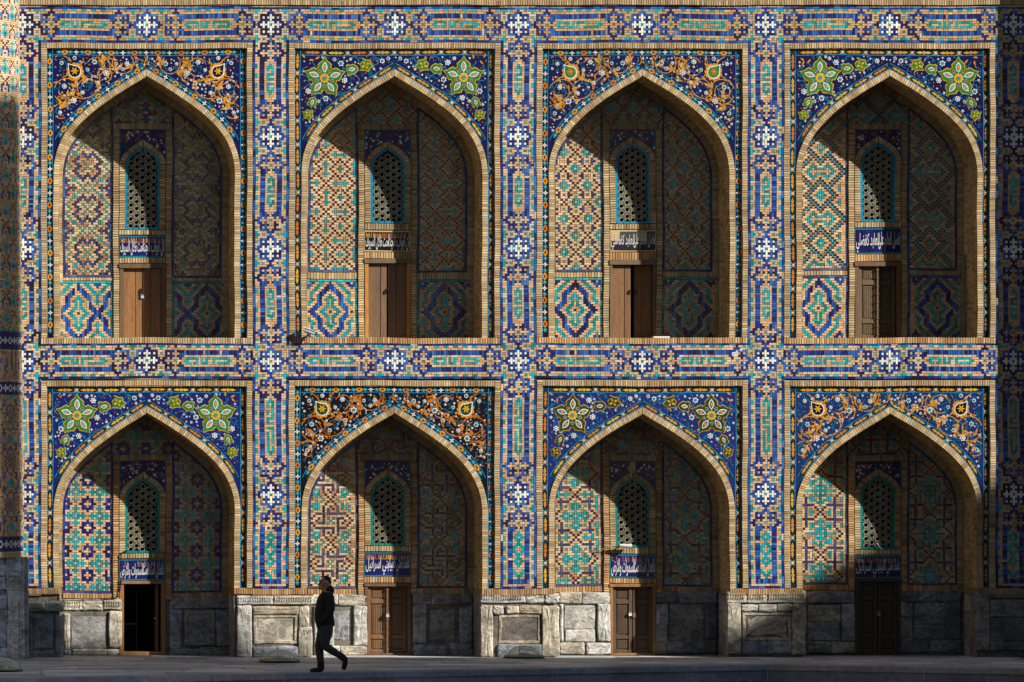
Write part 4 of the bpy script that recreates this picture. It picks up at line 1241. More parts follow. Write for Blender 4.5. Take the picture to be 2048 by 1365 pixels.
        for sg in (1, -1):
            V = []; F = []
            for k in range(nz + 1):
                z = zt2 + (zb2 - zt2) * k / nz
                hw = max(0.0, WR.halfw(z, -0.13)) if z < wtop + 0.16 else 0.0
                V += [(cx + sg * hw, 0.975, z), (cx + sg * 0.466, 0.975, z)]
            for k in range(nz):
                f = [2 * k, 2 * k + 2, 2 * k + 3, 2 * k + 1]; F.append(f if sg == 1 else f[::-1])
            mb.raw(V, F, tuple(bgc) + (0.8,))
            for _ in range(60):
                x = rnd.uniform(0.03, 0.44); z = rnd.uniform(zb2, zt2 - 0.03)
                hw = WR.halfw(z, -0.15) if z < wtop + 0.16 else 0
                if x < hw + 0.02: continue
                X = cx + sg * x; r_ = rnd.uniform(0.012, 0.03)
                v = rnd.random()
                if v < .45: mb.poly(rosette(X, z, r_, 5, .3), 0.977, 0.972, tuple(WH) + (.8,))
                elif v < .8: mb.ribbon(arc(X, z, r_ * 1.5, rnd.uniform(0, 360), rnd.uniform(400, 560), 9), 0.010, 0.977, 0.973, tuple(OCHRE2) + (.8,))
                else: mb.poly(xf(LEAF, X, z, rnd.uniform(0, 6), 0.004), 0.977, 0.971, tuple(TQ) + (.8,))
            mb.box(min(cx + sg * 0.466, cx + sg * 0.452), max(cx + sg * 0.466, cx + sg * 0.452), zb2, zt2, 0.98, 0.968, tuple(TQ) + (.8,), 0)
        if key == (1, 2): mb.box(cx - 0.06, cx + 0.06, wtop + 0.12, zt2, 0.985, 0.955, pick(BRK), 0.003)
        mb.build('window_spandrel', M_FAI, mad, 'stuff')
        # ---- window: turquoise frame and pierced lattice
        win = MB()
        WF = Arch(cx, wtop, wbt, ws)
        tqc = lin((12, 128, 160)) if row == 0 else lin((14, 120, 112))
        for sg in (1, -1):
            n = round(WF.len / 0.14); uu = np.linspace(0, WF.len, n + 1)
            for k in range(n):
                u4 = np.linspace(uu[k] + .002, uu[k + 1] - .002, 6)
                win.ribbon(WF.at(u4, -0.008, sg), 0.055, 1.03, 0.962, pick([tqc], .12, .9))
        stack(win, cx - 0.33, cx + 0.33, wbt - 0.02, wbt + 0.035, 0.13, 1.03, 0.962, [tqc], True)
        wo = win.build('window', M_FAI, mad)
        lat = MB()
        pitch = 0.122; inner = Arch(cx, wtop - 0.045, wbt + 0.03, ws * 0.86)
        rowsn = int((wtop - wbt) / (pitch * 0.866 * 0.5)) + 2
        hexes = []
        dx = pitch; dzz = pitch * 1.15
        for c in range(-5, 6):
            for r in range(-1, 26):
                X = c * dx * 0.95; Z = wbt + 0.06 + r * dzz + (dzz / 2 if c % 2 else 0)
                hw = inner.halfw(Z, 0.0)
                if hw > 0 and abs(X) < hw + 0.02 and Z < wtop - 0.05 and Z > wbt: hexes.append((cx + X, Z))
        wcol = tuple(lin((170, 168, 150))) + (0.3,); ycol = tuple(lin((196, 160, 70))) + (0.3,); ncol = tuple(lin((22, 28, 66))) + (0.5,); tcol = tuple(lin((70, 130, 150))) + (.5,)
        def barq(p, q, wd, y0_, y1_, col): lat.ribbon([p, q], wd, y0_, y1_, col)
        for X, Z in hexes:
            h1 = circ(X, Z, 0.047, 6, 0.0); h2 = circ(X, Z, 0.053, 6, 0)
            lat.ribbon(h1 + [h1[0], h1[1]], 0.007, 1.02, 0.985, wcol)
            lat.ribbon(circ(X, Z, 0.060, 6, 0) + circ(X, Z, 0.060, 6, 0)[:2], 0.016, 1.02, 0.990, ncol if random.random() < .5 else tcol)
            for k in range(6):
                a = math.pi / 3 * k
                if k < 3: barq((X + 0.052 * math.cos(a), Z + 0.052 * math.sin(a)), (X + 0.088 * math.cos(a), Z + 0.088 * math.sin(a)), 0.009, 1.02, 0.984, ycol)
                else: barq((X + 0.052 * math.cos(a), Z + 0.052 * math.sin(a)), (X + 0.080 * math.cos(a), Z + 0.080 * math.sin(a)), 0.009, 1.02, 0.984, wcol)
                a += math.pi / 6
                if k < 3: barq((X + 0.046 * math.cos(a), Z + 0.046 * math.sin(a)), (X + 0.094 * math.cos(a), Z + 0.094 * math.sin(a)), 0.008, 1.02, 0.986, ycol if k % 2 else wcol)
        lat.build('lattice', M_FAI, wo, 'stuff')
        # ---- text panel
        ca, cb = zb(S['c1']), zb(S['c0'])
        yp = 0.968
        pan = MB()
        pan.box(cx - 0.468, cx + 0.468, ca - 0.005, cb + 0.005, 0.999, yp, (tuple(lin((20, 120, 140))) if key not in ((0, 1), (0, 2)) else BRK[2]  and tuple(BRK[2])) + ((0.9,) if key not in ((0, 1), (0, 2)) else (0.0,)), 0.002)
        nb = 5
        for k in range(nb):
            for q in range(2):
                wq = 0.90 / nb
                pan.box(cx - 0.45 + k * wq + .001, cx - 0.45 + (k + 1) * wq - .001, ca + 0.02 + q * (cb - ca - 0.04) / 2 + .001, ca + 0.02 + (q + 1) * (cb - ca - 0.04) / 2 - .001, yp, yp - 0.004, pick([lin((24, 26, 88)), lin((22, 22, 76)), lin((28, 32, 100))] if key not in ((0, 1), (0, 2)) else ([lin((18, 18, 26)), lin((24, 24, 34))] if key == (0, 1) or q == 0 and rnd.random() < .7 else [BRK[0], BRK[2], lin((60, 60, 60))]), .1, .9 if key not in ((0, 2),) else .1), .001)
        po = pan.build('calligraphy_panel', M_FAI, mad)
        H = cb - ca - 0.05
        ta, tb_ = TEXT[key]
        tx = MB()
        V, F = text_mesh(ta, cx + 0.01, cx + 0.44, ca + 0.025, ca + 0.025 + H * 0.90, yp - 0.008, WH, 't', None)
        tx.raw(V, F, tuple(WH) + (0.8,))
        V, F = text_mesh(tb_, cx - 0.44, cx + 0.03, ca + 0.025, ca + 0.025 + H * 0.86, yp - 0.0085, WH, 't', None)
        tx.raw(V, F, tuple(WH) + (0.8,))
        if key not in ((0, 3), (0, 2)):
            x = cx - 0.43
            while x < cx + 0.42:
                wd = rnd.uniform(0.03, 0.05); zz = cb - 0.035; hh = 0.10
                if key in ((1, 0), (1, 2)) and rnd.random() < .55: x += wd; continue
                cc = tuple(OCHRE2 if rnd.random() < .6 else YEL) + (.8,)
                tx.box(x, x + 0.009, zz - hh, zz, yp - .004, yp - 0.0065, cc, 0)
                tx.box(x, x + wd, zz - hh, zz - hh + 0.010, yp - .004, yp - 0.0066, cc, 0)
                if rnd.random() < .6: tx.box(x + wd * .5, x + wd * .5 + .008, zz - hh, zz - 0.02, yp - .004, yp - 0.0067, cc, 0)
                if rnd.random() < .5: tx.box(x + .005, x + wd * .9, zz - hh * .5, zz - hh * .5 + 0.009, yp - .004, yp - 0.0068, cc, 0)
                x += wd + rnd.uniform(0.006, 0.014)
        tx.build('lettering', M_FAI, po)
        make_door(key, cx, zfl if row == 0 else 0.03, dtop)

# ------------------------------------------------------------------ marble footing
mb = MB()
ft_c = tuple(lin((104, 98, 88))) + (0,)
for k in range(5):                                       # pier bodies
    a = XK[k] - 7.5 * CW - 0.12 - 0.125 - 0.115; b = XK[k] + 7.5 * CW + 0.12 + 0.125 + 0.115
    a, b = XK[k] - (2.4765 - 1.75), XK[k] + (2.4765 - 1.75)
    mb = MB(); add_box(mb, a, b, 0.05, 1.3, -0.1, zf(1189), ft_c); mb.build('footing', M_STONE, mad)
for i in range(4):
    for sg in (1, -1):
        a, b = sorted((BC[i] + sg * 0.47, BC[i] + sg * 1.76))
        mb = MB(); add_box(mb, a, b, 0.996, 1.0, -0.1, zb(SPEC[(1, i)]['pbot']) - 0.16, ft_c); mb.build('footing', M_STONE, mad)
# tower stones come later; pier and niche stones, read bay by bay
stones([(195, 735, 345, 810, 'd', 'z'), (350, 735, 492, 810, 'd', 'z'), (195, 815, 250, 1120, 'd'), (262, 840, 412, 1100, 'b', 'r'), (435, 845, 492, 1210, 'g'), (195, 1122, 420, 1212, 'b')], 0, 0.05, mad)
stones([(500, 722, 640, 800, 'c', 'z'), (645, 722, 800, 800, 'c'), (805, 722, 948, 795, 'c', 'z'), (500, 830, 542, 1110, 'c'), (553, 850, 832, 1100, 'd', 'r'), (850, 812, 946, 1092, 'c'), (500, 1115, 550, 1200, 'b'), (568, 1108, 830, 1190, 'c'), (835, 1108, 946, 1188, 'c')], 0, 1.0, mad)
stones([(1325, 705, 1555, 790, 'd'), (1560, 705, 1788, 785, 'd'), (1325, 800, 1415, 1098, 'b'), (1440, 810, 1682, 1080, 'd', 'f'), (1692, 800, 1788, 1080, 'b'), (1328, 1104, 1560, 1186, 'd'), (1565, 1090, 1788, 1186, 'd')], 0, 1.0, mad)
stones([(-60, 690, 215, 755, 'w', 'z'), (220, 690, 530, 755, 'c', 'z'), (-60, 770, 50, 1190, 'w'), (60, 775, 412, 833, 't'), (66, 838, 408, 1065, 'c', 'fr'), (418, 775, 495, 930, 'c'), (418, 935, 520, 1190, 'c'), (62, 1088, 240, 1188, 'b'), (245, 1085, 414, 1185, 'b')], 490, 0.05, mad)
stones([(532, 682, 722, 755, 'w'), (728, 682, 948, 765, 'c'), (540, 770, 690, 1075, 'w'), (692, 812, 808, 1032, 'g', 'r'), (846, 770, 950, 1078, 'w'), (545, 1085, 735, 1172, 'w'), (740, 1085, 948, 1168, 'c')], 490, 1.0, mad)
stones([(1312, 675, 1450, 752, 'd'), (1455, 675, 1672, 752, 'd'), (1677, 675, 1772, 742, 'd'), (1314, 758, 1408, 1056, 'g'), (1448, 800, 1640, 1032, 'd', 'r'), (1678, 778, 1772, 1060, 'b'), (1318, 1070, 1492, 1162, 'b'), (1497, 1080, 1592, 1162, 'd'), (1600, 1064, 1772, 1162, 'b')], 490, 1.0, mad)
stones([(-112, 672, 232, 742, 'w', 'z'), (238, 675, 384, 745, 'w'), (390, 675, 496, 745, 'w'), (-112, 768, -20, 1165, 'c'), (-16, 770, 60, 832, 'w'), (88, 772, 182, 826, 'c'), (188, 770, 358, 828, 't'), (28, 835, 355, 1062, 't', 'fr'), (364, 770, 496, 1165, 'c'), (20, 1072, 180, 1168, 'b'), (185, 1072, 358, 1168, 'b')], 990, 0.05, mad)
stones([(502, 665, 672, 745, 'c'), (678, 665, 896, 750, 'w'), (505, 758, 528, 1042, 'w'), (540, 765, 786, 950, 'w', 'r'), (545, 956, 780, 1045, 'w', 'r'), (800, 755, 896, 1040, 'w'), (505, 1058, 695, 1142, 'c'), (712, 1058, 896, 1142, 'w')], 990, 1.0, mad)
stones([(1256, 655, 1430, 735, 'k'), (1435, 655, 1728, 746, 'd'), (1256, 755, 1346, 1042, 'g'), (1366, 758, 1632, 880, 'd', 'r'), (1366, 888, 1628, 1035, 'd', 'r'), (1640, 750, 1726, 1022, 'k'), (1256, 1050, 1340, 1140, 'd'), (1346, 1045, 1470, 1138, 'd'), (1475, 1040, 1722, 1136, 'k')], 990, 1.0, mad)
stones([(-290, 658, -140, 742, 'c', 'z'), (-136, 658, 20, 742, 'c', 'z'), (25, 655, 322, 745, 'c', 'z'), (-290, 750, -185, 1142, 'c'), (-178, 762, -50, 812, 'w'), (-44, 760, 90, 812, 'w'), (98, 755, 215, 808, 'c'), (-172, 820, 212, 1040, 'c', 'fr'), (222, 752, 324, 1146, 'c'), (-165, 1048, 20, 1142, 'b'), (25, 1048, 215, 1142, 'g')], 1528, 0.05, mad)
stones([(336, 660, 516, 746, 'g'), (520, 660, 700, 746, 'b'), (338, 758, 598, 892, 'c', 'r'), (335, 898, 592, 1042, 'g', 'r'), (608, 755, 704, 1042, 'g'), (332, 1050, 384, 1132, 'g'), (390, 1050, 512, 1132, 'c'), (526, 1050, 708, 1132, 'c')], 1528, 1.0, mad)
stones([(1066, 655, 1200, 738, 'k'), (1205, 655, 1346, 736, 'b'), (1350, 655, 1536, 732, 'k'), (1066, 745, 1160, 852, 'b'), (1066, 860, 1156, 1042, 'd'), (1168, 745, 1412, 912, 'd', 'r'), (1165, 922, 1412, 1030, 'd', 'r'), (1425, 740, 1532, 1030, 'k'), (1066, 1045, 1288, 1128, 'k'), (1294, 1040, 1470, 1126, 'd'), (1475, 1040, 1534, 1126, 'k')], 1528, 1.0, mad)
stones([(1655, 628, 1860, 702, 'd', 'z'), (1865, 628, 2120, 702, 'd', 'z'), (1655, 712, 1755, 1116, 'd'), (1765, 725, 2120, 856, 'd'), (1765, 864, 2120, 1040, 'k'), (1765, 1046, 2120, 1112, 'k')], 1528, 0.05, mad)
# reveal stones at the niche sides
for i in range(4):
    for sg in (1, -1):
        zz = 0.0
        for h in (0.42, 0.48, 0.34):
            mb = MB()
            X = BC[i] + sg * 1.75
            for (ya, yb_) in ((0.04, 0.5), (0.51, 0.99)):
                c = STONE_C[random.choice('gdcb')]
                a, b = sorted((X + sg * 0.02, X - sg * 0.012))
                add_box(mb, a, b, ya, yb_, zz + 0.006, zz + h - 0.006, tuple(v * random.uniform(.85, 1.1) for v in c) + (0,))
            mb.build('reveal_stone', M_STONE, mad)
            zz += h
# plaster patches where tiles fell off
mb = MB()
xx, zz = px(1470, 709)
mb.poly([(xx - 0.07, zz - 0.02), (xx - 0.04, zz - 0.05), (xx + 0.02, zz - 0.045), (xx + 0.065, zz - 0.01), (xx + 0.05, zz + 0.05), (xx + 0.0, zz + 0.045), (xx - 0.06, zz + 0.04)], 0, -0.016, tuple(WH) + (0,))
xx, zz = px(1480, 700)
mb.poly([(xx - 0.02, zz), (xx + 0.01, zz - 0.03), (xx + 0.04, zz - 0.01), (xx + 0.02, zz + 0.03)], 0, -0.016, tuple(WH) + (0,))
mb.build('plaster_patch', M_STONE, mad)
# projecting portal block beside the last pilaster (out of frame, it shades the last strip)
mb = MB(); add_box(mb, 22.72, 34.0, -1.6, 3.0, 0.0, 24.0, tuple(BRK[0]) + (0,)); mb.build('portal_block', M_BRICK, mad)
mb = MB(); add_box(mb, -30.0, 34.0, 1.3, 3.4, -0.1, 13.8, tuple(BRK[0]) + (0,)); 
mb.F = mb.F[:0]; mb.V = []; mb.C = []; mb.n = 0
add_box(mb, -0.2, 22.0, 3.05, 3.4, -0.1, 14.2, tuple(BRK[0]) + (0,)); mb.build('rear_wall', M_BRICK, mad)

# ------------------------------------------------------------------ corner tower
TCX, TCY, TR = -0.84, -0.42, 1.27
tow = empty('corner_tower', (TCX, TCY, 0)); tag(tow, 'round tiled corner tower on a marble base at the left edge', 'tower')
ZT0, ZT1 = 2.05, 15.0
def tower_r(z): return TR - 0.0075 * (np.asarray(z) - 2.0)
def tmap(V):
    out = V.copy(); r = tower_r(V[:, 2]) - V[:, 1]; th = V[:, 0] / TR
    out[:, 0] = TCX + r * np.sin(th); out[:, 1] = TCY - r * np.cos(th)
    return out
tcw, tch = 0.054, 0.0392
def pat_tower(c, r):
    def fl(d, r):
        d = abs(d)
        if d == 0 and abs(r) == 0: return 'N'
        if (abs(r) <= 1 and d <= 1) or (r == 0 and d <= 2) or (abs(r) == 2 and d == 0) or (r in (-3, -5) and d == 0) or (r == -4 and d <= 1): return 'T'
        return None
    d = (c + 5) % 10 - 5; q = (r + 9) % 18 - 9
    g = fl(d, q)
    if g: return g
    d2 = (c) % 10 - 5; q2 = (r) % 18 - 9
    g = fl(d2, q2)
    if g: return g
    e = abs(d)
    if q in (5, 8) and e in (1,): return 'N'
    if q in (6,) and e in (0,): return 'N'
    if q == 7 and e in (1,): return 'N'
    if q == 4 and e == 2: return 'N'
    if e == 2 and q in (-8, -7, -9, 8): return 'B'
    if e == 0 and q in (-8, 9, -9): return 'N' if q == -8 else '.'
    e2 = abs(d2)
    if q2 in (5, 7) and e2 == 1: return 'N'
    if q2 == 6 and e2 == 0: return 'N'
    if e2 == 2 and q2 in (-8, -7, 8): return 'B'
    return '.'
def pat_tower_low(c, r):
    d = (c + 6) % 12 - 6; q = (r + 11) % 22 - 11; e = abs(d); a = abs(q)
    if (a == 0 and e <= 2) or (a == 1 and e <= 1) or (q == -2 and e == 0) or (q == 2 and e in (0, 2)): return 'T'
    if (e == 4 and 2 <= a <= 4) or (a == 5 and 3 <= e <= 4) or (e == 2 and 6 <= a <= 8) or (e == 6 and a <= 2): return 'B'
    if (e + a) % 2 == 0 and 8 <= a <= 11 and e <= 3: return 'N'
    if (a, e) in {(4, 0), (5, 1), (3, 3), (7, 5)}: return 'N'
    return '.'
TST = dict(ST, darkp=0.25, navy=[lin((40, 34, 90)), lin((28, 24, 70))])
mb = MB()
u0, ncol = 0.45, 34
def trows(z0, z1, fn):
    n = int(round((z1 - z0) / tch)); h = (z1 - z0) / n
    lay(mb, [[fn(c, r) for c in range(ncol)] for r in range(n)], u0, z1, tcw, h, -0.002, 0.0 - 0.012, TST, 0.003)
# the surface itself
nu, nv = 40, 20
us_ = np.linspace(-1.6, 3.2, nu); zs_ = np.linspace(ZT0, ZT1, nv)
V = [(u, 0.003, z) for z in zs_ for u in us_]
F = [[j * nu + k, j * nu + k + 1, (j + 1) * nu + k + 1, (j + 1) * nu + k] for j in range(nv - 1) for k in range(nu - 1)]
mb.raw(V, F, MORTAR)
trows(zf(665), 13.8, pat_tower)
trows(zf(1062), zf(792), pat_tower_low)
ZB1, ZB2, ZB3 = (zf(703), zf(667)), (zf(792), zf(766)), (zf(1102), zf(1072))
for a, b in (ZB1, ZB2, ZB3):
    stack(mb, u0, u0 + ncol * tcw, a, b, 0.16, 0.0, -0.006, [lin((26, 28, 92))], True, 0.002)
    m_ = (a + b) / 2
    for k in range(26):
        U = u0 + 0.06 + k * 0.155
        if U > u0 + ncol * tcw - .1: break
        if k % 2: 
            mb.box(U - 0.012, U + 0.012, m_ - 0.075, m_ + 0.075, -0.004, -0.010, tuple(WHITE[1]) + (.7,), 0)
            mb.box(U - 0.06, U + 0.06, m_ - 0.03, m_ - 0.008, -0.004, -0.0102, tuple(WHITE[1]) + (.7,), 0); mb.box(U - 0.06, U + 0.06, m_ + 0.008, m_ + 0.03, -0.004, -0.0102, tuple(WHITE[1]) + (.7,), 0)
        else:
            mb.ribbon([(U + .045 * math.cos(q), m_ + .06 * math.sin(q)) for q in np.linspace(0, 2 * math.pi, 13)], 0.022, -0.004, -0.010, tuple(WHITE[1]) + (.7,))
            mb.box(U - 0.1, U - 0.045, m_ - 0.01, m_ + 0.01, -0.004, -0.0104, tuple(WHITE[1]) + (.7,), 0); mb.box(U + 0.045, U + 0.1, m_ - 0.01, m_ + 0.01, -0.004, -0.0104, tuple(WHITE[1]) + (.7,), 0)
stack(mb, u0, u0 + ncol * tcw, zf(667) , zf(660), 0.14, 0.0, -0.008, TURQ, True, 0.002)
# big squared lettering band
rndt = random.Random(5)
kuf = ["....BBB......B..B", ".....B.......B..B", "....B........B..B", "..B....B..B..B..B", "..B...BB..B..B..B", "B.B...B...B..B..B", "B.B...B..BB..B..B", "B.....B..B...B..B", "B.........B.....B", ".........B....B.B", ".........B......."]
n = len(kuf); zt_ = zf(704); h = (zf(704) - zf(765)) / (n + 1)
lay(mb, [[(kuf[r][c % 17] if r < n else '.') for c in range(ncol)] for r in range(n + 1)], u0, zt_, tcw, h, -0.002, -0.012, dict(TST, darkp=.5), 0.003)
stack(mb, u0, u0 + ncol * tcw, zf(1072), zf(1062), 0.048, 0.0, -0.01, BRK, True)
stack(mb, u0, u0 + ncol * tcw, zf(1114), zf(1103), 0.048, 0.0, -0.01, BRK, True)
mb.build('tower_shaft', M_TILE, tow, 'stuff', mapf=tmap)
mb = MB()
TBY = -1.05
add_box(mb, -3.0, 0.49, TBY + 0.02, 0.2, -0.05, zf(1113), tuple(STONE_C['b']) + (0,))
mb.build('tower_base', M_STONE, tow)
LB = lin((186, 198, 218))
STONE_C['l'] = LB; STONE_C['m'] = lin((190, 191, 196))
stones([(-60, 395, 36, 536, 'l'), (42, 395, 160, 538, 'l'), (165, 395, 188, 536, 'm'), (-60, 548, 40, 640, 'l', 'z'), (48, 546, 188, 648, 'm', 'z'), (-60, 690, 50, 795, 'l'), (60, 655, 148, 1192, 'm'), (152, 655, 188, 1190, 'm'), (-60, 805, 48, 1094, 'l', 'f'), (-60, 1102, 54, 1212, 'l'), (60, 1200, 190, 1268, 'l'), (-60, 1216, 56, 1268, 'l')], 0, TBY, tow, 0.02)
mb = MB()
for q in range(12):
    a, b = 0.03, TBY * -1 + .18
for k, (z0_, z1_) in enumerate(((0.02, 0.4), (0.42, 0.98), (1.0, 1.36), (1.4, 1.98))):
    for (ya, yb_) in ((TBY + 0.04, -0.5), (-0.49, 0.1)):
        add_box(mb, 0.47, 0.505, ya, yb_, z0_, z1_, tuple(STONE_C['m']) + (0,))
mb.build('side_stone', M_STONE, tow)

# ------------------------------------------------------------------ platform, kerb, plaza
def gy(q): return -DIST + DIST * 360.0 / (q - 955.0)
def gp(p, q):
    y = gy(q); return X0 + (p / 100.0 - X0) * (DIST + y) / DIST, y
E0 = gp(0, 1359); E1 = gp(1535, 1329.5); E2 = gp(2048, 1338.5)
d0 = ((E0[0] - E1[0]), (E0[1] - E1[1])); d2 = ((E2[0] - E1[0]), (E2[1] - E1[1]))
EL = (E1[0] + d0[0] * 1.5, E1[1] + d0[1] * 1.5); ER = (E1[0] + d2[0] * 2.2, E1[1] + d2[1] * 2.2)
PLAT = [EL, E1, ER, (ER[0], 1.2), (EL[0], 1.2)]
mb = MB()
mb.raw([(p[0], p[1], -0.012) for p in PLAT], [[0, 1, 2, 3, 4]], tuple(lin((44, 42, 42))) + (0,))
pv = mb.build('pavement', M_PAVE); pv['kind'] = 'structure'
def clip(poly, edges):
    for (a, b) in edges:
        out = []
        for i in range(len(poly)):
            p, q = poly[i], poly[(i + 1) % len(poly)]
            sd_ = lambda r: (b[0] - a[0]) * (r[1] - a[1]) - (b[1] - a[1]) * (r[0] - a[0])
            sp_, sq = sd_(p), sd_(q)
            if sp_ >= 0: out.append(p)
            if sp_ * sq < 0:
                t = sp_ / (sp_ - sq); out.append((p[0] + (q[0] - p[0]) * t, p[1] + (q[1] - p[1]) * t))
        poly = out
        if len(poly) < 3: return []
    return poly
def offs(a, b, d):                                       # shift edge inward (left side)
    L = math.hypot(b[0] - a[0], b[1] - a[1]); nx, ny = -(b[1] - a[1]) / L, (b[0] - a[0]) / L
    return ((a[0] + nx * d, a[1] + ny * d), (b[0] + nx * d, b[1] + ny * d))
KW = 0.55
slabc = [lin(c) for c in [(196, 191, 184), (180, 178, 178), (206, 199, 188), (174, 175, 180), (190, 182, 170)]]
y = 1.0; r = 0
convexA = [offs(EL, E1, KW)]; convexB = [offs(E1, ER, KW)]
# the platform is concave at E1: clip left and right halves separately
while y > -13:
    dpt = random.choice((0.55, 0.7, 0.7, 0.85)); x = -2.5 - random.random(); r += 1
    while x < 23:
        L = random.uniform(0.9, 1.7)
        R_ = [(x, y - dpt), (x + L, y - dpt), (x + L, y), (x, y)]
        for half, ed in ((0, convexA), (1, convexB)):
            lim = [((E1[0], -20), (E1[0], 20))] if half == 0 else [((E1[0], 20), (E1[0], -20))]
            pl = clip(R_, ed + lim)
            if len(pl) < 3: continue
            ar = 0.5 * abs(sum(pl[i][0] * pl[(i + 1) % len(pl)][1] - pl[(i + 1) % len(pl)][0] * pl[i][1] for i in range(len(pl))))
            if ar < 0.04: continue
            cxp = sum(p[0] for p in pl) / len(pl); cyp = sum(p[1] for p in pl) / len(pl)
            if not (-1.6 < cxp < 20.4): continue
            pl = [(cxp + (p[0] - cxp) * (1 - 0.012 / max(.1, L / 2)), cyp + (p[1] - cyp) * (1 - 0.016 / dpt * 2)) for p in pl]
            m = MB(); n = len(pl); dz = random.uniform(-0.004, 0.004)
            V = [(p[0], p[1], dz) for p in pl] + [(p[0], p[1], -0.02) for p in pl]
            m.raw(V, [list(range(n))] + [[(k + 1) % n, k, n + k, n + (k + 1) % n] for k in range(n)], pick(slabc, .28))
            m.build('paving_slab', M_PAVE, pv)
        x += L
    y -= dpt
kb = MB()
def kerb_run(a, b, s0, s1):
    L = math.hypot(b[0] - a[0], b[1] - a[1]); t = ((b[0] - a[0]) / L, (b[1] - a[1]) / L); nn_ = (-t[1], t[0])
    s = s0
    while s < min(s1, L):
        e = min(s + random.uniform(2.2, 3.2), L, s1)
        m = MB()
        pts = []
        p = [(a[0] + t[0] * (s + .004), a[1] + t[1] * (s + .004)), (a[0] + t[0] * (e - .004), a[1] + t[1] * (e - .004))]
        q = [(p[1][0] + nn_[0] * KW, p[1][1] + nn_[1] * KW), (p[0][0] + nn_[0] * KW, p[0][1] + nn_[1] * KW)]
        o_ = [(p[0][0] - nn_[0] * .03, p[0][1] - nn_[1] * .03), (p[1][0] - nn_[0] * .03, p[1][1] - nn_[1] * .03)]
        V = [(*p[0], 0.012), (*p[1], 0.012), (*q[0], 0.006), (*q[1], 0.006), (*o_[0], -0.004), (*o_[1], -0.004), (*o_[0], -0.105), (*o_[1], -0.105), (*p[0], -0.105), (*p[1], -0.105)]
        m.raw(V, [[0, 1, 2, 3], [4, 5, 1, 0], [6, 7, 5, 4], [8, 9, 7, 6]], pick([lin((140, 146, 160)), lin((126, 134, 152)), lin((150, 150, 152))], .1, .2))
        m.build('kerb_stone', M_PAVE, pv)
        m = MB()
        w_ = 0.0
        V = [(*p[0], -0.105), (*p[1], -0.105), (*p[1], -0.75), (*p[0], -0.75)]
        m.raw(V, [[3, 2, 1, 0]], pick([lin((126, 134, 152)), lin((116, 124, 142))], .1, .2))
        m.build('riser_panel', M_PAVE, pv)
        s = e
kerb_run(EL, E1, 3.0, 99); kerb_run(E1, ER, 0, 9)
mb = MB()
add_box(mb, -400, 400, -400, 400, -0.9, -0.72, tuple(lin((98, 92, 86))) + (0,))
gr = mb.build('ground', M_PAVE); gr['kind'] = 'structure'

# ------------------------------------------------------------------ unseen buildings added around the square to shape the shade
T1 = 24.0
def sunpt(p, q, t): return (p / 100.0 + 1.75 * t, zf(q) + 1.0 * t)
sil = [(-100, 1190), (420, 1195), (500, 1275), (560, 1316), (1520, 1318), (1620, 1296), (1740, 1268), (1830, 1215), (1930, 1110), (1990, 960), (2060, 920)]  # roofline shaped from the wanted shadow edge on the facade
mb = MB()
pts = [sunpt(a, b, T1) for a, b in sil]
pl = [(pts[0][0], -0.7)] + pts[:] + [(pts[-1][0], -0.7)]
mb.poly(pl, -T1 + 0.0, -T1 - 5.0, tuple(BRK[0]) + (0,))
opp = mb.build('shade_building', M_BRICK)
mb = MB(); add_box(mb, 24.0, 38.4, -T1 - 5.2, -T1, -0.72, 42, tuple(BRK[0]) + (0,)); o = mb.build('sky_blocker', M_BRICK, opp)  # unseen wing added to cut sky light on the niches
mb = MB(); add_box(mb, 73.0, 140, -T1 - 5.2, -T1, -0.72, 44, tuple(BRK[0]) + (0,)); o = mb.build('sky_blocker', M_BRICK, opp)  # second unseen wing, added to block more of the sky
tag(opp, 'unseen plain brick building across the square, roofline shaped to shade the pavement', 'building')
mb = MB(); add_box(mb, -130, 40, -135, -112, -0.72, 33, tuple(BRK[0]) + (0,)); add_box(mb, -75, -52, -112, 30, -0.72, 30, tuple(BRK[3]) + (0,))  # unseen masses added to hold low sky light off the facade
tag(mb.build('court_sky_blocker', M_BRICK), 'unseen tall brick building added behind the viewer to block low sky light', 'building')
T2 = 30.0
a = sunpt(-245, 330, T2); b = sunpt(-135, 330, T2)  # unseen column added so its shadow falls on the corner tower
mb = MB()
rc = 0.5 * (b[0] - a[0]); cxm = 0.5 * (a[0] + b[0])
n = 20
V = [(cxm + rc * math.cos(2 * math.pi * k / n), -T2 + rc * math.sin(2 * math.pi * k / n), z) for z in (-0.7, a[1]) for k in range(n)]
mb.raw(V, [[k, (k + 1) % n, n + (k + 1) % n, n + k] for k in range(n)] + [list(range(n, 2 * n))], tuple(BRK[0]) + (0,))
mi = mb.build('shade_column', M_BRICK)
tag(mi, 'unseen brick column added across the square to shade the corner tower', 'shade_column')

# ------------------------------------------------------------------ small things
def tube(mb, pts, r, col, n=8):
    pts = [Vector(p) for p in pts]
    rings = []
    for i, p in enumerate(pts):
        t = (pts[min(i + 1, len(pts) - 1)] - pts[max(i - 1, 0)]).normalized()
        up = Vector((0, 0, 1)) if abs(t.z) < 0.9 else Vector((0, 1, 0))
        a = t.cross(up).normalized(); b = a.cross(t)
        rr = r if not isinstance(r, (list, tuple)) else r[i]
        rings.append([p + (a * math.cos(2 * math.pi * k / n) + b * math.sin(2 * math.pi * k / n)) * rr for k in range(n)])
    V = [tuple(v) for R_ in rings for v in R_]
    F = [[i * n + k, i * n + (k + 1) % n, (i + 1) * n + (k + 1) % n, (i + 1) * n + k] for i in range(len(pts) - 1) for k in range(n)]
    F += [list(range(n))[::-1], [(len(pts) - 1) * n + k for k in range(n)]]
    mb.raw(V, F, col)

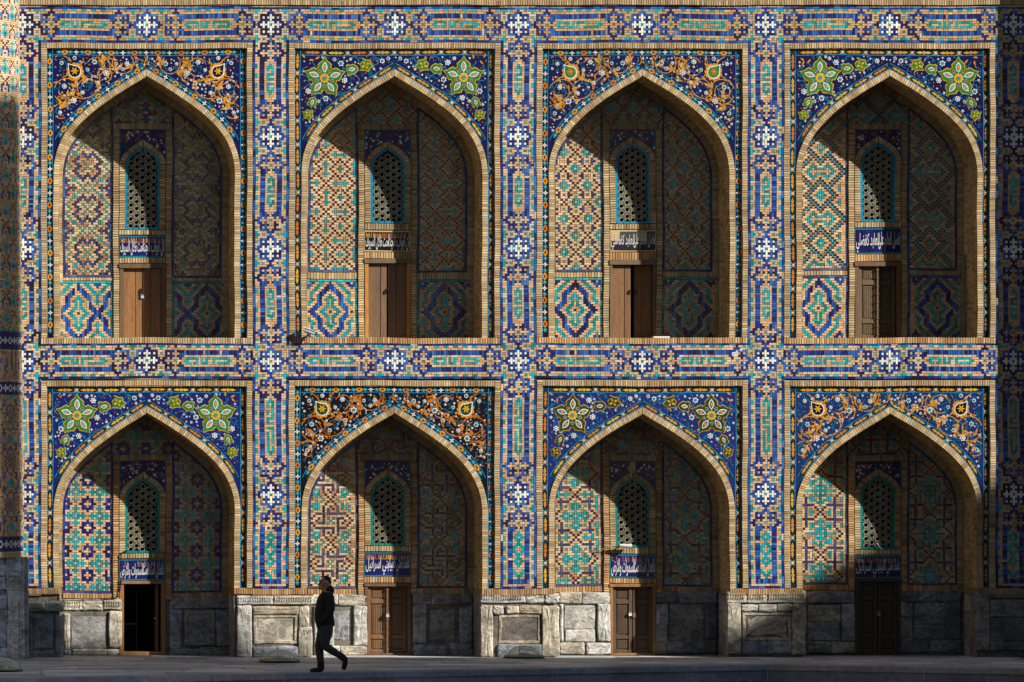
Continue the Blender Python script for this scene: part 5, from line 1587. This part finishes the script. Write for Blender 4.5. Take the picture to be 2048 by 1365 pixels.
def dome_light(p, q, wd):
    x, y = gp(p, q)
    root = empty('dome_light', (x, y, 0.0))
    r = wd / 2
    prof = [(0.0, 0.0), (r, 0.0), (r, 0.02), (r * 0.97, 0.045), (r * 0.80, 0.05), (r * 0.78, 0.03), (0, 0.03)]
    def lathe(name, prof, mat, col, n=28, smooth=True):
        m = MB(); V = []; F = []
        for a, z in prof:
            for k in range(n): V.append((x + a * math.cos(2 * math.pi * k / n), y + a * math.sin(2 * math.pi * k / n), z))
        for i in range(len(prof) - 1):
            for k in range(n): F.append([i * n + k, i * n + (k + 1) % n, (i + 1) * n + (k + 1) % n, (i + 1) * n + k])
        m.raw(V, F, col)
        return m.build(name, mat, root, smooth=smooth)
    lathe('base', [(0.001, 0.005), (r * 1.02, 0.005), (r * 1.02, 0.035), (0.5 * r, 0.04), (0.001, 0.04)], M_PLAIN, tuple(lin((26, 24, 22))) + (0.3,))
    lathe('rim', [(r * 0.99, 0.036), (r * 1.0, 0.062), (r * 0.95, 0.072), (r * 0.84, 0.066), (r * 0.84, 0.04)], M_PLAIN, tuple(lin((142, 142, 108))) + (0.5,))
    R_ = r * 0.80
    lathe('cover', [(R_ * math.cos(a), 0.06 + R_ * 0.62 * math.sin(a)) for a in np.linspace(0, math.pi / 2 - 0.02, 9)], M_GLASS, (1, 1, 1, 0))
    lathe('lamp', [(0.001, 0.04), (r * 0.3, 0.04), (r * 0.26, 0.10), (0.001, 0.11)], M_PLAIN, tuple(lin((120, 120, 124))) + (0.6,))
    return root
for p, q, wd, lb in ((2, 1343, 0.80, 'clear domed floor light before the tower base, cut by the left edge'),
                     (559, 1325, 0.78, 'clear domed floor light behind the walking man'),
                     (1048, 1317, 0.80, 'clear domed floor light between the two middle lower doors'),
                     (1539, 1310, 0.98, 'clear domed floor light at the half-shaded pier'),
                     (2014, 1305, 0.86, 'domed floor light in deep shade at the right edge')):
    tag(dome_light(p, q, wd), lb, 'floor light', 'domed floor lights along the wall')

# security camera on the upper sill
sx, sz = px(612, 664)
cm = empty('security_camera', (sx, -0.05, zf(675))); tag(cm, 'white bullet security camera on the sill of the second upper niche', 'camera')
m = MB(); a = Vector((sx - 0.055, -0.16, sz + 0.035)); b = Vector((sx + 0.16, -0.20, sz - 0.045))
tube(m, [a, a.lerp(b, .5), b], [0.040, 0.043, 0.043], tuple(lin((214, 216, 220))) + (.6,), 12); m.build('body', M_PLAIN, cm, smooth=False)
m = MB(); d_ = (b - a).normalized(); up = Vector((0, 0, 1)); nrm = (up - d_ * up.dot(d_)).normalized(); side = d_.cross(nrm)
P = [a - d_ * .02 + nrm * .05 + side * .05, b + d_ * .05 + nrm * .05 + side * .05, b + d_ * .05 + nrm * .05 - side * .05, a - d_ * .02 + nrm * .05 - side * .05]
m.raw([tuple(p) for p in P] + [tuple(p - nrm * .012) for p in P], [[0, 1, 2, 3], [7, 6, 5, 4], [0, 4, 5, 1], [1, 5, 6, 2], [2, 6, 7, 3], [3, 7, 4, 0]], tuple(lin((228, 230, 232))) + (.5,)); m.build('sunshield', M_PLAIN, cm)
m = MB(); tube(m, [b, b + d_ * .03], 0.036, tuple(BLACK) + (.9,), 12); m.build('lens', M_PLAIN, cm)
m = MB(); tube(m, [(sx + 0.02, -0.19, sz - 0.03), (sx + 0.015, -0.14, sz - 0.08), (sx - 0.01, -0.03, zf(676) + 0.01)], 0.016, tuple(lin((60, 60, 62))) + (.4,)); tube(m, [(sx - 0.02, -0.02, zf(675) + .002), (sx - .02, -0.02, zf(675) + 0.02)], 0.035, tuple(lin((60, 60, 62))) + (.4,)); m.build('bracket', M_PLAIN, cm)

# cables
m = MB()
cp = [(1000, 338), (960, 348), (940, 372), (945, 450), (946, 560), (938, 640), (928, 690), (905, 708), (840, 712), (640, 716), (500, 716)]
tube(m, [(px(a / 3.9, 1015 + b / 3.9, 0.93)[0], 0.93, px(a / 3.9, 1015 + b / 3.9, 0.93)[1]) for a, b in cp], 0.010, tuple(lin((24, 22, 20))) + (.2,), 6)
tag(m.build('cable', M_PLAIN), 'black cable running round the open doorway', 'cable', 'cables on the lower niches')
m = MB()
cp = [(770, 408), (800, 370), (835, 325), (880, 308), (935, 302), (975, 302)]
tube(m, [(px(990 + a / 3.9, 1015 + b / 3.9, 0.93)[0], 0.93 - 0.02 * k, px(990 + a / 3.9, 1015 + b / 3.9, 0.93)[1]) for k, (a, b) in enumerate(cp)], 0.010, tuple(lin((150, 140, 120))) + (.2,), 6)
tag(m.build('cable', M_PLAIN), 'pale loose cable above the third lower door', 'cable', 'cables on the lower niches')
m = MB()
fx_, fz_ = px(990 + 1005 / 3.9, 1015 + 302 / 3.9, 0.9)
tube(m, [(fx_ - 0.05, 0.95, fz_), (fx_ - 0.02, 0.80, fz_ + 0.02)], 0.014, tuple(IRON) + (.3,)); tube(m, [(fx_ - 0.10, 0.82, fz_ + 0.015), (fx_ + 0.14, 0.82, fz_ - 0.005)], [0.03, 0.05], tuple(lin((190, 190, 190))) + (.5,), 10)
tag(m.build('spotlight', M_PLAIN), 'small grey spotlight over the third lower text panel', 'lamp')
m = MB()
cp = [(880, 282), (893, 300), (908, 320), (925, 328)]
tube(m, [(px(1528 + a / 3.9, 1015 + b / 3.9, 0.92)[0], 0.92, px(1528 + a / 3.9, 1015 + b / 3.9, 0.92)[1]) for a, b in cp], 0.012, tuple(lin((180, 180, 176))) + (.2,), 6)
tag(m.build('cable', M_PLAIN), 'short white cable end under the fourth lower window', 'cable', 'cables on the lower niches')
m = MB(); xa, za = px(1306, 671, 0.1); add_box(m, xa, xa + 0.32, 0.02, 0.22, zf(676) , zf(676) + 0.03, tuple(WH) + (0,))
tag(m.build('white_board', M_PLAIN), 'flat white board lying on the sill of the third upper niche', 'board')
m = MB(); xa, za = px(1928, 510, 0.8); tube(m, [(xa, 0.8, FLOORZ[0]), (xa, 0.8, za)], 0.025, tuple(lin((96, 98, 108))) + (.4,)); 
tag(m.build('pipe', M_PLAIN), 'grey pipe standing in the shade of the fourth upper niche', 'pipe')

# ------------------------------------------------------------------ the walking man
def skin_mesh(name, chain, mat, parent, col, sub=2, root=0):
    """chain: list of branches; each branch = list of (x,y,z,rx,ry) with shared first vertex index allowed as int"""
    me = bpy.data.meshes.new(name); bm = bmesh.new(); vs = []; rad = []
    for br in chain:
        prev = None
        for e in br:
            if isinstance(e, int): prev = vs[e]; continue
            v = bm.verts.new(e[:3]); vs.append(v); rad.append((e[3], e[4] if len(e) > 4 else e[3]))
            if prev is not None: bm.edges.new((prev, v))
            prev = v
    bm.verts.index_update()
    bm.to_mesh(me); bm.free()
    o = bpy.data.objects.new(name, me); C.objects.link(o)
    md = o.modifiers.new('skin', 'SKIN')
    if not me.skin_vertices: 
        bpy.context.view_layer.objects.active = o
    for i, sv in enumerate(me.skin_vertices[0].data):
        sv.radius = rad[i]; sv.use_root = (i == root)
    s2 = o.modifiers.new('sub', 'SUBSURF'); s2.levels = sub; s2.render_levels = sub
    me2 = bpy.data.meshes.new_from_object(o.evaluated_get(bpy.context.evaluated_depsgraph_get()))
    bpy.data.objects.remove(o); bpy.data.meshes.remove(me)
    at = me2.color_attributes.new('Col', 'FLOAT_COLOR', 'POINT')
    at.data.foreach_set('color', np.tile(np.array(tuple(col) + (0.0,), np.float32), len(me2.vertices)))
    me2.polygons.foreach_set('use_smooth', [True] * len(me2.polygons))
    me2.materials.clear(); me2.materials.append(mat); me2.name = name
    oo = bpy.data.objects.new(name, me2); C.objects.link(oo)
    return oo
MX, MY = gp(648, 1346.5)
SKINC = lin((150, 104, 80)); JK = lin((22, 22, 25)); TR_ = lin((46, 50, 62)); SH = lin((20, 19, 20)); HAIR = lin((26, 22, 20))
def P_(x, z, y=0.0): return (x, y, z)
# his own left side (towards the camera) is -y; he walks towards -x
body = skin_mesh('person', [
    [(0.03, 0.0, 0.93, .13, .11), (0.02, 0, 1.10, .13, .11), (0.04, 0, 1.30, .14, .105), (0.055, 0, 1.44, .11, .08), (0.045, 0, 1.53, .070, .070), (0.03, 0, 1.60, .088, .080), (0.018, 0, 1.675, .118, .095), (0.022, 0, 1.735, .075, .065)],
    [3, (0.07, -0.17, 1.43, .06), (0.10, -0.235, 1.19, .046), (0.06, -0.21, 1.04, .038), (0.0, -0.17, 1.00, .035)],
    [3, (0.07, 0.17, 1.43, .06), (0.10, 0.235, 1.19, .046), (0.06, 0.21, 1.04, .038), (0.0, 0.17, 1.00, .035)],
    [0, (0.00, 0.09, 0.86, .085), (-0.075, 0.09, 0.48, .055), (-0.055, 0.085, 0.13, .040), (-0.10, 0.085, 0.07, .04)],
    [0, (0.04, -0.09, 0.86, .085), (-0.005, -0.09, 0.50, .056), (0.285, -0.085, 0.325, .040), (0.36, -0.085, 0.25, .04)],
], M_SKIN, None, SKINC, 2)
body.location = (MX, MY, 0.0)
tag(body, 'man in a black hooded jacket and dark jeans walking left along the kerb', 'person')
def garment(name, chain, mat, parent, col, sub=2, k=1.25):
    ch = [[e if isinstance(e, int) else tuple(e[:3]) + tuple(r * k for r in e[3:]) for e in br] for br in chain]
    o = skin_mesh(name, ch, mat, parent, col, sub); o.parent = body; return o
# face: nose, brow, chin, lips, ears
def blob(name, c, r, col, mat, n=10, m=8):
    mbb = MB(); V = []; F = []
    for i in range(m + 1):
        t = math.pi * i / m
        for k in range(n):
            p = 2 * math.pi * k / n
            V.append((c[0] + r[0] * math.sin(t) * math.cos(p), c[1] + r[1] * math.sin(t) * math.sin(p), c[2] + r[2] * math.cos(t)))
    for i in range(m):
        for k in range(n): F.append([i * n + k, (i + 1) * n + k, (i + 1) * n + (k + 1) % n, i * n + (k + 1) % n])
    mbb.raw(V, F, tuple(col) + (0,))
    o = mbb.build(name, mat, None, smooth=True); o.parent = body
    return o
fm = MB()
def fpoly(V, F): fm.raw(V, F, tuple(SKINC) + (0,))
# profile wedge: brow, nose, lips, chin as one strip of cross-sections (x front, half width)
prof = [(-0.086, 1.715, .040), (-0.094, 1.690, .038), (-0.088, 1.672, .020), (-0.104, 1.652, .014), (-0.124, 1.628, .016), (-0.119, 1.617, .018), (-0.098, 1.612, .022), (-0.106, 1.597, .026), (-0.100, 1.589, .026), (-0.106, 1.579, .026), (-0.096, 1.566, .026), (-0.100, 1.548, .028), (-0.088, 1.530, .030), (-0.05, 1.524, .034)]
V = []; F = []
for x, z, hw in prof: V += [(x, -hw * .45, z), (x, hw * .45, z), (x + 0.03, hw * 1.5, z), (x + 0.085, hw * 2.0 if hw > .03 else .058, z + .004), (x + 0.085, -(hw * 2.0 if hw > .03 else .058), z + .004), (x + 0.03, -hw * 1.5, z)]
for i in range(len(prof) - 1):
    for k in range(6): F.append([i * 6 + k, i * 6 + (k + 1) % 6, (i + 1) * 6 + (k + 1) % 6, (i + 1) * 6 + k])
fpoly(V, F)
fo = fm.build('face', M_SKIN, None, smooth=True); fo.parent = body
for sg in (-1, 1):
    blob('ear', (0.045, sg * 0.082, 1.635), (.018, .010, .032), SKINC, M_SKIN)
    blob('eye', (-0.072, sg * 0.034, 1.668), (.010, .012, .008), lin((30, 24, 22)), M_SKIN)
hair = garment('hair', [[(-0.035, 0, 1.735, .05, .05), (0.02, 0, 1.725, .085, .078), (0.065, 0, 1.675, .062, .070), (0.07, 0, 1.61, .04, .06)]], M_CLOTH, None, HAIR, 2)
jk = garment('jacket', [
    [(0.045, 0, 0.80, .135, .14), (0.03, 0, 0.88, .145, .15), (0.00, 0, 1.02, .165, .16), (0.005, 0, 1.16, .165, .155), (0.04, 0, 1.34, .150, .15), (0.055, 0, 1.45, .115, .11), (0.045, 0, 1.515, .085, .085)],
    [4, (0.065, -0.17, 1.42, .085), (0.105, -0.235, 1.20, .068), (0.06, -0.235, 1.08, .062), (-0.03, -0.205, 0.98, .058), (-0.07, -0.17, 0.96, .05)],
    [4, (0.065, 0.17, 1.42, .085), (0.105, 0.235, 1.20, .068), (0.06, 0.235, 1.08, .062), (-0.03, 0.205, 0.98, .058), (-0.07, 0.17, 0.96, .05)],
], M_CLOTH, None, JK, 2)
hd = garment('hood', [[(0.02, -0.06, 1.50, .045, .06), (0.09, -0.055, 1.53, .055, .065), (0.145, 0, 1.535, .062, .075), (0.09, 0.055, 1.53, .055, .065), (0.02, 0.06, 1.50, .045, .06)]], M_CLOTH, None, JK, 2)
tr = garment('trousers', [
    [(0.035, 0, 0.98, .12, .12), (0.03, 0, 0.86, .12, .13)],
    [1, (0.005, 0.085, 0.74, .10), (-0.045, 0.09, 0.60, .085), (-0.078, 0.09, 0.47, .072), (-0.062, 0.088, 0.30, .060), (-0.05, 0.085, 0.18, .052), (-0.05, 0.085, 0.09, .050)],
    [1, (0.035, -0.085, 0.74, .105), (0.01, -0.09, 0.62, .088), (-0.005, -0.09, 0.50, .076), (0.12, -0.088, 0.425, .066), (0.24, -0.086, 0.35, .054), (0.30, -0.085, 0.315, .050), (0.35, -0.085, 0.28, .046)],
], M_CLOTH, None, TR_, 2)
garment('shoe', [[(-0.05, 0.085, 0.27, .054), (-0.048, 0.085, 0.17, .056), (-0.05, 0.085, 0.10, .060), (-0.035, 0.085, 0.055, .056, .05), (-0.12, 0.085, 0.048, .050, .046), (-0.20, 0.085, 0.040, .042, .038), (-0.25, 0.085, 0.034, .028, .032)]], M_CLOTH, None, SH, 2)
garment('shoe', [[(0.215, -0.085, 0.37, .052), (0.275, -0.085, 0.335, .055), (0.34, -0.085, 0.28, .058), (0.385, -0.085, 0.255, .055, .048), (0.375, -0.085, 0.18, .048, .046), (0.36, -0.085, 0.11, .040, .040), (0.345, -0.085, 0.055, .028, .032)]], M_CLOTH, None, SH, 2)
m = MB()
for sg in (-1, 1): tube(m, [(-0.045, sg * 0.05, 1.775), (-0.02, sg * 0.082, 1.755), (0.01, sg * 0.09, 1.71), (0.04, sg * 0.09, 1.665)], 0.0055, tuple(lin((200, 200, 196))) + (.6,), 6)
for sg in (-1, 1): m.poly(circ(0, 0, .001, 3), 0, -.001, tuple(IRON) + (.9,))
tube(m, [(-0.05, -0.055, 1.775), (-0.058, 0, 1.782), (-0.05, 0.055, 1.775)], 0.012, tuple(lin((30, 30, 34))) + (.9,), 8)
g_ = m.build('sunglasses', M_PLAIN); g_.parent = body
